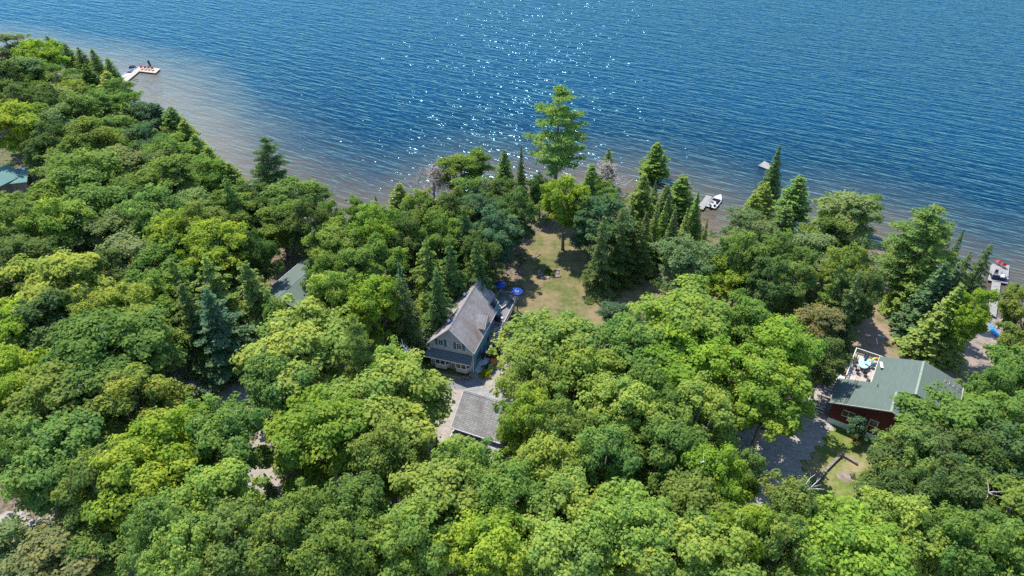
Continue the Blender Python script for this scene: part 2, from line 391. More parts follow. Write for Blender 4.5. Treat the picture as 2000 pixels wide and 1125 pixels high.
wtr = grid_mesh('lake', axis(-240, 240, 3, -900, 900, 30), axis(70, 345, 3, 40, 1400, 40), lambda X, Y: X * 0 + WATER, M['water'],
                ('depth', lambda X, Y: np.clip(-shore_dist(X, Y) / (70.0 + 22 * np.clip((-40 - X) / 50, 0, 1)), 0, 1))); tag(wtr, kind='structure')
a_ = wtr.data.attributes.new('sand', 'FLOAT', 'POINT'); a_.data.foreach_set('value', np.array([min(1, max(0, (-48 - v.co.x) / 40)) for v in wtr.data.vertices], np.float32))

def poly_in(P, X, Y):
    ins = np.zeros(X.shape, bool); n = len(P)
    for i in range(n):
        (x1, y1), (x2, y2) = P[i], P[(i + 1) % n]
        c = ((y1 > Y) != (y2 > Y)); ins ^= c & (X < (x2 - x1) * (Y - y1) / (y2 - y1 + 1e-12) + x1)
    return ins
CLEAR = []
def sheet(name, px, m, lift=0.02, step=0.25, world=None, wob=0.5, clear=True):
    P = world or [ground_at(*q)[:2] for q in px]
    if clear: CLEAR.append(P)
    xs = np.arange(min(p[0] for p in P) - 1, max(p[0] for p in P) + 1, step); ys = np.arange(min(p[1] for p in P) - 1, max(p[1] for p in P) + 1, step)
    X, Y = np.meshgrid(xs, ys); Xc, Yc = X[:-1, :-1] + step / 2, Y[:-1, :-1] + step / 2
    wx = wob * (np.sin(Xc * 1.7 + Yc * .9) + .6 * np.sin(Yc * 3.9 + Xc)); wy = wob * (np.sin(Yc * 1.3 - Xc * 1.1) + .6 * np.sin(Xc * 4.3))
    keep = poly_in(P, Xc + wx, Yc + wy)
    V = np.stack([X.ravel(), Y.ravel(), (terr(X, Y) + lift).ravel()], 1); nx = len(xs)
    J, I = np.nonzero(keep); a = J * nx + I; F = np.stack([a, a + 1, a + nx + 1, a + nx], 1)
    used, inv = np.unique(F, return_inverse=True)
    o = bpy.data.objects.new(name, np_mesh(name, V[used], inv.reshape(F.shape), m, smooth=True)); COL.objects.link(o)
    return tag(o, kind='structure')
sheet('lawn', [(1040, 455), (1100, 450), (1130, 500), (1200, 520), (1260, 530), (1290, 560), (1250, 610), (1180, 660), (1080, 660), (1000, 660), (1005, 600), (1020, 560), (1020, 500)], M['lawn'], 0.02)
sheet('front_lawn', [(780, 690), (930, 715), (935, 745), (890, 755), (840, 775), (780, 790), (740, 720)], M['lawn_green'], 0.02, wob=0.25)
sheet('gravel_drive', [(832, 752), (880, 752), (905, 742), (960, 700), (990, 690), (1060, 720), (1050, 790), (990, 880), (900, 900), (850, 860), (840, 800)], M['gravel'], 0.03, 0.25, wob=0.12)
sheet('woodland_drive', [(350, 690), (450, 690), (480, 730), (530, 790), (550, 860), (560, 950), (530, 1080), (440, 1200), (360, 1300), (330, 1250), (430, 1100), (470, 1000), (470, 900), (500, 850), (460, 810), (420, 780), (340, 760)], M['gravel'], 0.024)
sheet('lower_road', [(-300, 950), (-100, 985), (30, 1000), (140, 1020), (320, 1080), (440, 1200), (360, 1300), (200, 1180), (60, 1085), (-120, 1060), (-300, 1050)], M['gravel'], 0.034)
sheet('side_drive', [(1430, 850), (1540, 800), (1600, 750), (1640, 770), (1615, 860), (1580, 900), (1540, 960), (1500, 1010), (1470, 1060), (1400, 1150), (1320, 1150), (1400, 1030), (1440, 960)], M['gravel_grey'], 0.028)
sheet('side_lawn', [(1600, 850), (1640, 830), (1740, 860), (1760, 900), (1720, 1000), (1660, 1060), (1590, 1010), (1590, 950), (1560, 960), (1540, 955), (1580, 905)], M['lawn_green'], 0.02)
sheet('back_yard', [(1640, 590), (1720, 590), (1780, 640), (1860, 680), (1940, 690), (1920, 780), (1860, 760), (1720, 700), (1650, 760), (1600, 760), (1620, 660)], M['yard'], 0.02)
sheet('beach', [(1900, 640), (1925, 615), (1965, 622), (1960, 680), (1930, 730), (1880, 740), (1870, 690)], M['sand'], 0.03)
sheet('sand_patch', [(1634, 922), (1660, 920), (1668, 935), (1650, 942), (1636, 933)], M['sand'], 0.04, 0.2, wob=0.1)
sheet('path_slab', None, M['asphalt'], 0.045, 0.2, world=[(-13.18 + u * .955 + v * .297, 80.16 - u * .297 + v * .955) for u, v in ((3.2, -2.6), (7.4, -0.3), (9.9, -1.2), (8.6, -3.0), (6.0, -3.6))], wob=0.0)

# footprints of buildings: (origin, angle, u0,u1,v0,v1)
FOOT = [((-13.18, 80.16), 17.26, -3.5, 10, -2.5, 20), ((-8.39, 65.05), 22.74, -1, 9, -3, 9.5), ((44.36, 68.26), 33.33, -1, 17, -1, 16.5), ((-43, 92.9), 22, -1, 10, -1, 12)]
def in_foot(X, Y):
    m = np.zeros(np.shape(X), bool)
    for (ox, oy), a, u0, u1, v0, v1 in FOOT:
        c, s = math.cos(R(a)), math.sin(R(a)); dx, dy = X - ox, Y - oy
        u, v = dx * c - dy * s, dx * s + dy * c
        m |= (u > u0) & (u < u1) & (v > v0) & (v < v1)
    return m

# ---------------------------------------------------------------- foliage generators
def quads(C, Nn, size, rng, aspect=0.75):
    """rhombic leaf sprays at C with normals Nn; returns V, F"""
    n = len(C); r = rng.normal(size=(n, 3)); Nn = Nn / (np.linalg.norm(Nn, axis=1, keepdims=True) + 1e-9)
    a = np.cross(Nn, r); a /= np.linalg.norm(a, axis=1, keepdims=True) + 1e-9; b = np.cross(Nn, a)
    s = size[:, None]; V = np.empty((n, 4, 3))
    V[:, 0] = C + a * s; V[:, 1] = C + b * s * aspect + Nn * s * .12; V[:, 2] = C - a * s; V[:, 3] = C - b * s * aspect + Nn * s * .12
    return V.reshape(-1, 3), np.arange(n * 4).reshape(-1, 4)
def unit(rng, n):
    v = rng.normal(size=(n, 3)); return v / np.linalg.norm(v, axis=1, keepdims=True)
def broad(seed, rad, z0, z1, nl=11, nc=14, nleaf=75, leaf=0.19, clump=0.85, loose=0.0, lobe=0.46):
    """crown of lobes > clumps > leaf sprays, plus a trunk with limbs into the lobes"""
    rng = np.random.default_rng(seed); H = z1 - z0; zc = (z0 + z1) / 2
    lobes = []
    for i in range(nl):
        if i == 0: d = np.array([0.05, 0.05, 0.62])
        else:
            th = i * 2.399 + rng.uniform(-.3, .3); k = (i / nl); zz = 0.8 - 1.55 * k + rng.uniform(-.2, .2)
            rr = math.sqrt(max(0.05, 1 - (zz * 0.9) ** 2)) * rng.uniform(0.42, 0.86); d = np.array([math.cos(th) * rr, math.sin(th) * rr, zz * 0.76])
        lobes.append(np.array([d[0] * rad, d[1] * rad, zc + d[2] * H / 2]))
    Cs, Ns, Ts, Sz = [], [], [], []
    for L in lobes:
        lr = rad * lobe * rng.uniform(0.65, 1.35); lt = rng.uniform(0, 1)
        dirs = unit(rng, nc); dirs[:, 2] = np.abs(dirs[:, 2]) * 0.95 - 0.28 * (rng.random(nc) < .5); dirs /= np.linalg.norm(dirs, axis=1, keepdims=True)
        for d in dirs:
            cc = L + d * lr * np.array([1, 1, .8]) * rng.uniform(.5, 1.25)
            n = int(nleaf * rng.uniform(.6, 1.3)); cr = clump * rng.uniform(.65, 1.25)
            p = unit(rng, n) * (rng.random((n, 1)) ** .5 * rng.uniform(.8, 1.35, (n, 1))) * cr * np.array([1, 1, .62])
            p[:, 2] += 0.12 * cr * (1 - (np.hypot(p[:, 0], p[:, 1]) / cr) ** 2)
            if loose: p *= 1 + loose * rng.random((n, 1))
            Cs.append(cc + p)
            nn = np.array([0, 0, .8]) + p / cr * .8 + d * .35 + rng.normal(size=(n, 3)) * .45; Ns.append(nn)
            Ts.append(np.clip(np.full(n, 0.5 * lt + 0.5 * rng.random()) + rng.normal(size=n) * .16, 0, 1)); Sz.append(leaf * rng.uniform(.45, 1.5, n))
    for L in lobes:
        n = int(nc * nleaf * .22); lr = rad * lobe * .86; d = unit(rng, n); d[:, 2] = np.abs(d[:, 2]) - .35 * (rng.random(n) < .45); p = d * lr * rng.uniform(.7, 1.08, (n, 1)) * np.array([1, 1, .85])
        Cs.append(L + p); Ns.append(d + np.array([0, 0, .5]) + rng.normal(size=(n, 3)) * .5); Ts.append(np.clip(.45 + rng.normal(size=n) * .2, 0, 1)); Sz.append(leaf * rng.uniform(.45, 1.5, n))
    C = np.vstack(Cs); V, F = quads(C, np.vstack(Ns), np.concatenate(Sz), rng)
    crown = np_mesh('crown', V, F, M['leaf'], tone=np.concatenate(Ts))
    mb = MB(); zt = zc + H * .18; r0 = 0.028 * z1 * .75
    lean = [rng.uniform(-.4, .4), rng.uniform(-.4, .4)]
    mb.tube([(0, 0, -.3), (lean[0] * .4, lean[1] * .4, z0), (lean[0], lean[1], zt)], [r0 * 1.2, r0 * .8, r0 * .3], 7)
    for L in lobes:
        s = rng.uniform(.25, .8); zb = z0 * .8 + (zt - z0) * s * .6
        b = Vector((lean[0] * .6, lean[1] * .6, zb)); e = Vector(L) + Vector((0, 0, .3)); mid = b.lerp(e, .5) + Vector((0, 0, -.25 * (e - b).length * .3))
        mb.tube([b, mid, e], [r0 * .42, r0 * .28, r0 * .1], 5)
        for q in range(3):
            e2 = e + Vector(tuple(unit(rng, 1)[0] * rad * .3)); e2.z = max(e2.z, e.z - .3) + .3
            mb.tube([mid.lerp(e, .6), e2], [r0 * .15, r0 * .05], 3, False)
    trunk = raw(mb, 'trunk', M['bark'])
    return crown, trunk
def raw(mb, name, m):
    me = bpy.data.meshes.new(name); me.from_pydata(mb.v, [], mb.f); me.materials.append(m); me.polygons.foreach_set('use_smooth', mb.sm); me.update(); return me
def conifer(seed, rad, h, zb=0.8, dz=0.42, nb=9, prof=1.0, droop=0.25, spray=0.19, dens=11, wid=.30, irr=.12, up=0.0, gap=0.0, mt='needle'):
    """whorls of drooping boughs, each bough a flattened taper of small sprays"""
    rng = np.random.default_rng(seed); Cs, Ns, Ts, Sz = [], [], [], []
    mb = MB(); r0 = h * .013 + .05
    mb.tube([(0, 0, -.3), (0, 0, h * .5), (0, 0, h * .97)], [r0 * 1.3, r0 * .8, .02], 7)
    z = zb; k0 = 0
    while z < h * 0.985:
        f = (z - zb) / (h - zb); r = rad * (1 - f) ** prof * (1.0 if prof != .6 else min(1, .55 + f * 3))
        r = max(r, .12); n = max(3, int(nb * (0.45 + .55 * (1 - f)))); k0 += 1; a0 = k0 * 1.1 + rng.random()
        for b in range(n):
            if rng.random() < gap: continue
            th = a0 + 2 * math.pi * b / n + rng.uniform(-.2, .2); rr = r * (1 + rng.uniform(-irr, irr) * 1.6); tone = rng.random()
            m = max(4, int(dens * rr * (1 + rr * wid))); s = rng.random(m) ** .7; hw = wid * rr * (1 - s * .75) + .10
            lat = rng.uniform(-1, 1, m) * hw; x = s * rr * math.cos(th) - lat * math.sin(th); y = s * rr * math.sin(th) + lat * math.cos(th)
            zz = z + rng.uniform(-.5, .5) * dz - droop * rr * s ** 1.2 + up * rr * s ** 2 + rng.normal(size=m) * .07 - np.abs(lat) * .2
            Cs.append(np.stack([x, y, zz], 1)); nn = np.stack([np.cos(th) * np.full(m, .45), np.sin(th) * np.full(m, .45), np.full(m, .8)], 1) + rng.normal(size=(m, 3)) * .42
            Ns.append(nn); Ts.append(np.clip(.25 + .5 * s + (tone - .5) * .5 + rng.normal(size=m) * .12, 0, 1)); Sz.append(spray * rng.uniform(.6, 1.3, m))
            if rr > 1.6 and rng.random() < .5: mb.tube([(0, 0, z), (rr * .8 * math.cos(th), rr * .8 * math.sin(th), z - droop * rr * .7 + up * rr * .5)], [.05, .02], 3, False)
        z += dz * rng.uniform(.75, 1.25) * (1.0 if f < .8 else .7)
    V, F = quads(np.vstack(Cs), np.vstack(Ns), np.concatenate(Sz), rng, .6)
    return np_mesh('crown', V, F, M[mt], tone=np.concatenate(Ts)), raw(mb, 'trunk', M['bark'])
def pine(seed, rad, h, zb=5, tiers=15, nb=6, leafy=26, spray=.2, prof=.55):
    """white pine: long level limbs carrying flat plates of tufts with sky between"""
    rng = np.random.default_rng(seed); Cs, Ns, Ts, Sz = [], [], [], []; mb = MB(); r0 = h * .016
    mb.tube([(0, 0, -.3), (.2, .1, h * .5), (0, 0, h * .97)], [r0, r0 * .7, .03], 7)
    for i in range(tiers):
        f = i / (tiers - 1); z = zb + (h - zb - .3) * f; rt = rad * ((1 - f) ** prof) * (.6 + .4 * min(1, f * 5)) + .5
        for b in range(nb if f < .85 else 4):
            if rng.random() < .22: continue
            th = i * 1.7 + 2 * math.pi * b / nb + rng.uniform(-.35, .35); rr = rt * rng.uniform(.65, 1.15); rise = rng.uniform(-.02, .22) * rr; z = zb + (h - zb - .3) * min(1, max(0, f + rng.uniform(-.6, .6) / tiers))
            d = np.array([math.cos(th), math.sin(th)]); tone = rng.random()
            mb.tube([(0, 0, z), (d[0] * rr * .5, d[1] * rr * .5, z + rise * .3), (d[0] * rr, d[1] * rr, z + rise)], [.09 * (1 - f) + .03, .05, .015], 4, False)
            for s in np.linspace(.3, 1.0, max(3, int(rr * 1.5))):
                for side in (-1, 1, 0):
                    lat = side * rr * .20 * (1.2 - s) + rng.uniform(-.2, .2); c = np.array([d[0] * rr * s - d[1] * lat * 1.4, d[1] * rr * s + d[0] * lat * 1.4, z + rise * s * s + rng.uniform(-.1, .25)])
                    m = int(leafy * rng.uniform(.6, 1.2)); p = unit(rng, m) * (rng.random((m, 1)) ** .5) * np.array([.75, .75, .26]) * rng.uniform(.7, 1.15)
                    Cs.append(c + p); Ns.append(np.array([d[0] * .3, d[1] * .3, .8]) + rng.normal(size=(m, 3)) * .5)
                    Ts.append(np.clip(np.full(m, .3 + .5 * tone) + rng.normal(size=m) * .15, 0, 1)); Sz.append(spray * rng.uniform(.6, 1.2, m))
    V, F = quads(np.vstack(Cs), np.vstack(Ns), np.concatenate(Sz), rng, .5)
    return np_mesh('crown', V, F, M['needle'], tone=np.concatenate(Ts)), raw(mb, 'trunk', M['bark'])
def dead(seed, rad, h, leaves=0, m='twig'):
    rng = np.random.default_rng(seed); mb = MB(); mb.tube([(0, 0, -.3), (.1, 0, h * .5), (0, 0, h)], [.16, .1, .02], 5); tw = MB()
    for i in range(70):
        z = h * rng.uniform(.25, .97); th = rng.uniform(0, 6.28); r = rad * rng.uniform(.5, 1.05) * (1.15 - (z / h) ** 2 * .75)
        e = Vector((math.cos(th) * r, math.sin(th) * r, z + r * rng.uniform(.0, .4))); b = Vector((0, 0, z))
        tw.tube([b, b.lerp(e, .5) + Vector((0, 0, .1)), e], [.05, .035, .015], 3, False)
        for j in range(6):
            s = rng.uniform(.3, 1); q = b.lerp(e, s); e2 = q + Vector(tuple(unit(rng, 1)[0] * r * .38)); tw.tube([q, e2], [.045, .02], 3, False)
    return raw(tw, 'branches', M[m]), raw(mb, 'trunk', M['deadwood'])

PROTO = {}
PROTO['M'] = [(broad(s, 5, 3.6, 16, nl=20, nc=13, nleaf=76, leaf=.17, clump=.8, lobe=.33), 5, 16, 10.3) for s in (1, 2, 3, 4, 5, 6)]
PROTO['K'] = [(broad(s, 5, 2.2, 15, nl=19, nc=13, nleaf=78, leaf=.165, clump=.75, lobe=.33), 5, 15, 9.2) for s in (11, 12, 13)]
PROTO['B'] = [(broad(s, 3.2, 1.0, 12.5, nl=17, nc=12, nleaf=56, leaf=.13, clump=.55, loose=.35, lobe=.34), 3.2, 12.5, 7.4) for s in (21, 22, 23)]
PROTO['Y'] = [(broad(s, 1.6, .4, 4, nl=6, nc=9, nleaf=34, leaf=.13, clump=.4, loose=.2, lobe=.5), 1.6, 4, 2.2) for s in (31, 32)]
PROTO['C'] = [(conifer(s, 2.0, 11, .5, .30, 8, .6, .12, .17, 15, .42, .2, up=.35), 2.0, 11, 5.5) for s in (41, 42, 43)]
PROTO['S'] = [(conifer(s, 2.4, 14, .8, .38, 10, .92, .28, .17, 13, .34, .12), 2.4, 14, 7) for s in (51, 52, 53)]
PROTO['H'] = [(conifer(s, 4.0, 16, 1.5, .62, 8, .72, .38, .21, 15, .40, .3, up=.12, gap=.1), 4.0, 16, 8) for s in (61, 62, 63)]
PROTO['P'] = [(pine(71, 5.0, 20, zb=4, tiers=13, nb=7), 5.0, 20, 12), (pine(72, 5.0, 20, zb=8, tiers=11, nb=5), 5.0, 20, 13)]
PROTO['D'] = [(dead(81, 3.2, 8), 3.2, 8, 5), (dead(82, 3.2, 9, m='deadwood'), 3.2, 9, 5)]
KIND = {'M': ('maple_tree', 'maple', 'maples of the lakeside wood', 17), 'K': ('broadleaf_tree', 'broadleaf tree', 'dense broadleaf trees of the wood', 15),
        'B': ('poplar_tree', 'poplar', 'fine-leaved poplars near the shore', 12.5), 'Y': ('young_tree', 'young tree', 'young trees and tall shrubs', 4.5),
        'C': ('cedar_tree', 'cedar', 'cedars along the shore', 11), 'S': ('spruce_tree', 'spruce', 'spruces among the houses', 14),
        'H': ('hemlock_tree', 'hemlock', 'hemlocks in the wood', 16), 'P': ('pine_tree', 'white pine', 'white pines by the water', 20),
        'D': ('dead_tree', 'dead tree', 'bare dead trees', 8)}
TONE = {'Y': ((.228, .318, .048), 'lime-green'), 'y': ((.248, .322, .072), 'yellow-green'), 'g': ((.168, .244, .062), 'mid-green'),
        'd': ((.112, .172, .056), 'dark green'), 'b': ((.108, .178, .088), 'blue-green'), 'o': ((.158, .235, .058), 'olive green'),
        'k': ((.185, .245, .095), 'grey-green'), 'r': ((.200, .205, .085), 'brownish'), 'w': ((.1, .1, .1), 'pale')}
#TREES#
TREES = []
def plant(k, x, y, wpx, tone, label, h=None, var=None):
    """broadleaf: x,y = middle of the crown; conifers: x,y = the tip (pixels of the photo)"""
    name, noun, group, h0 = KIND[k]; h = h or h0; i = len(TREES); rr = random.Random(i * 31 + 5)
    (crown, trunk), r0, hp, zc = PROTO[k][(i if var is None else var) % len(PROTO[k])]
    zf = 1.0 if k in 'CSHPD' else zc / hp
    z = -1.0
    for _ in range(8):
        X, Y = at(x, y, z + h * zf); z = max(tz(X, Y), WATER)
    slant = math.sqrt(X * X + Y * Y + (CAMZ - z - h * .6) ** 2); Rm = wpx * slant / FOC / 2
    if k in 'MKB' and h < 2.4 * Rm:
        h = min(2.4 * Rm, 22); z = -1.0
        for _ in range(8): X, Y = at(x, y, z + h * zf); z = max(tz(X, Y), WATER)
        Rm = wpx * math.sqrt(X * X + Y * Y + (CAMZ - z - h * .6) ** 2) / FOC / 2
    nm = name; e = empty(nm, (X, Y, z), rr.uniform(0, 6.28))
    e.scale = (Rm / r0 * rr.uniform(.95, 1.05), Rm / r0 * rr.uniform(.95, 1.05), h / hp)
    if k in 'SHCP': e.rotation_euler[0] = rr.uniform(-.02, .02)
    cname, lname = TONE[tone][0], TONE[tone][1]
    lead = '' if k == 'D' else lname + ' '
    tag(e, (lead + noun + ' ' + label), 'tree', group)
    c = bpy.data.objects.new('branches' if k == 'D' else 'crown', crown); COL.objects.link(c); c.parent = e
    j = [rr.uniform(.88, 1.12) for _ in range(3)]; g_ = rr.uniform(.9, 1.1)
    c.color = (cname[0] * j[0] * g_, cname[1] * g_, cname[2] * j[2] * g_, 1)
    t = bpy.data.objects.new('trunk', trunk); COL.objects.link(t); t.parent = e
    TREES.append((X, Y, z, Rm, k, label))
    return e

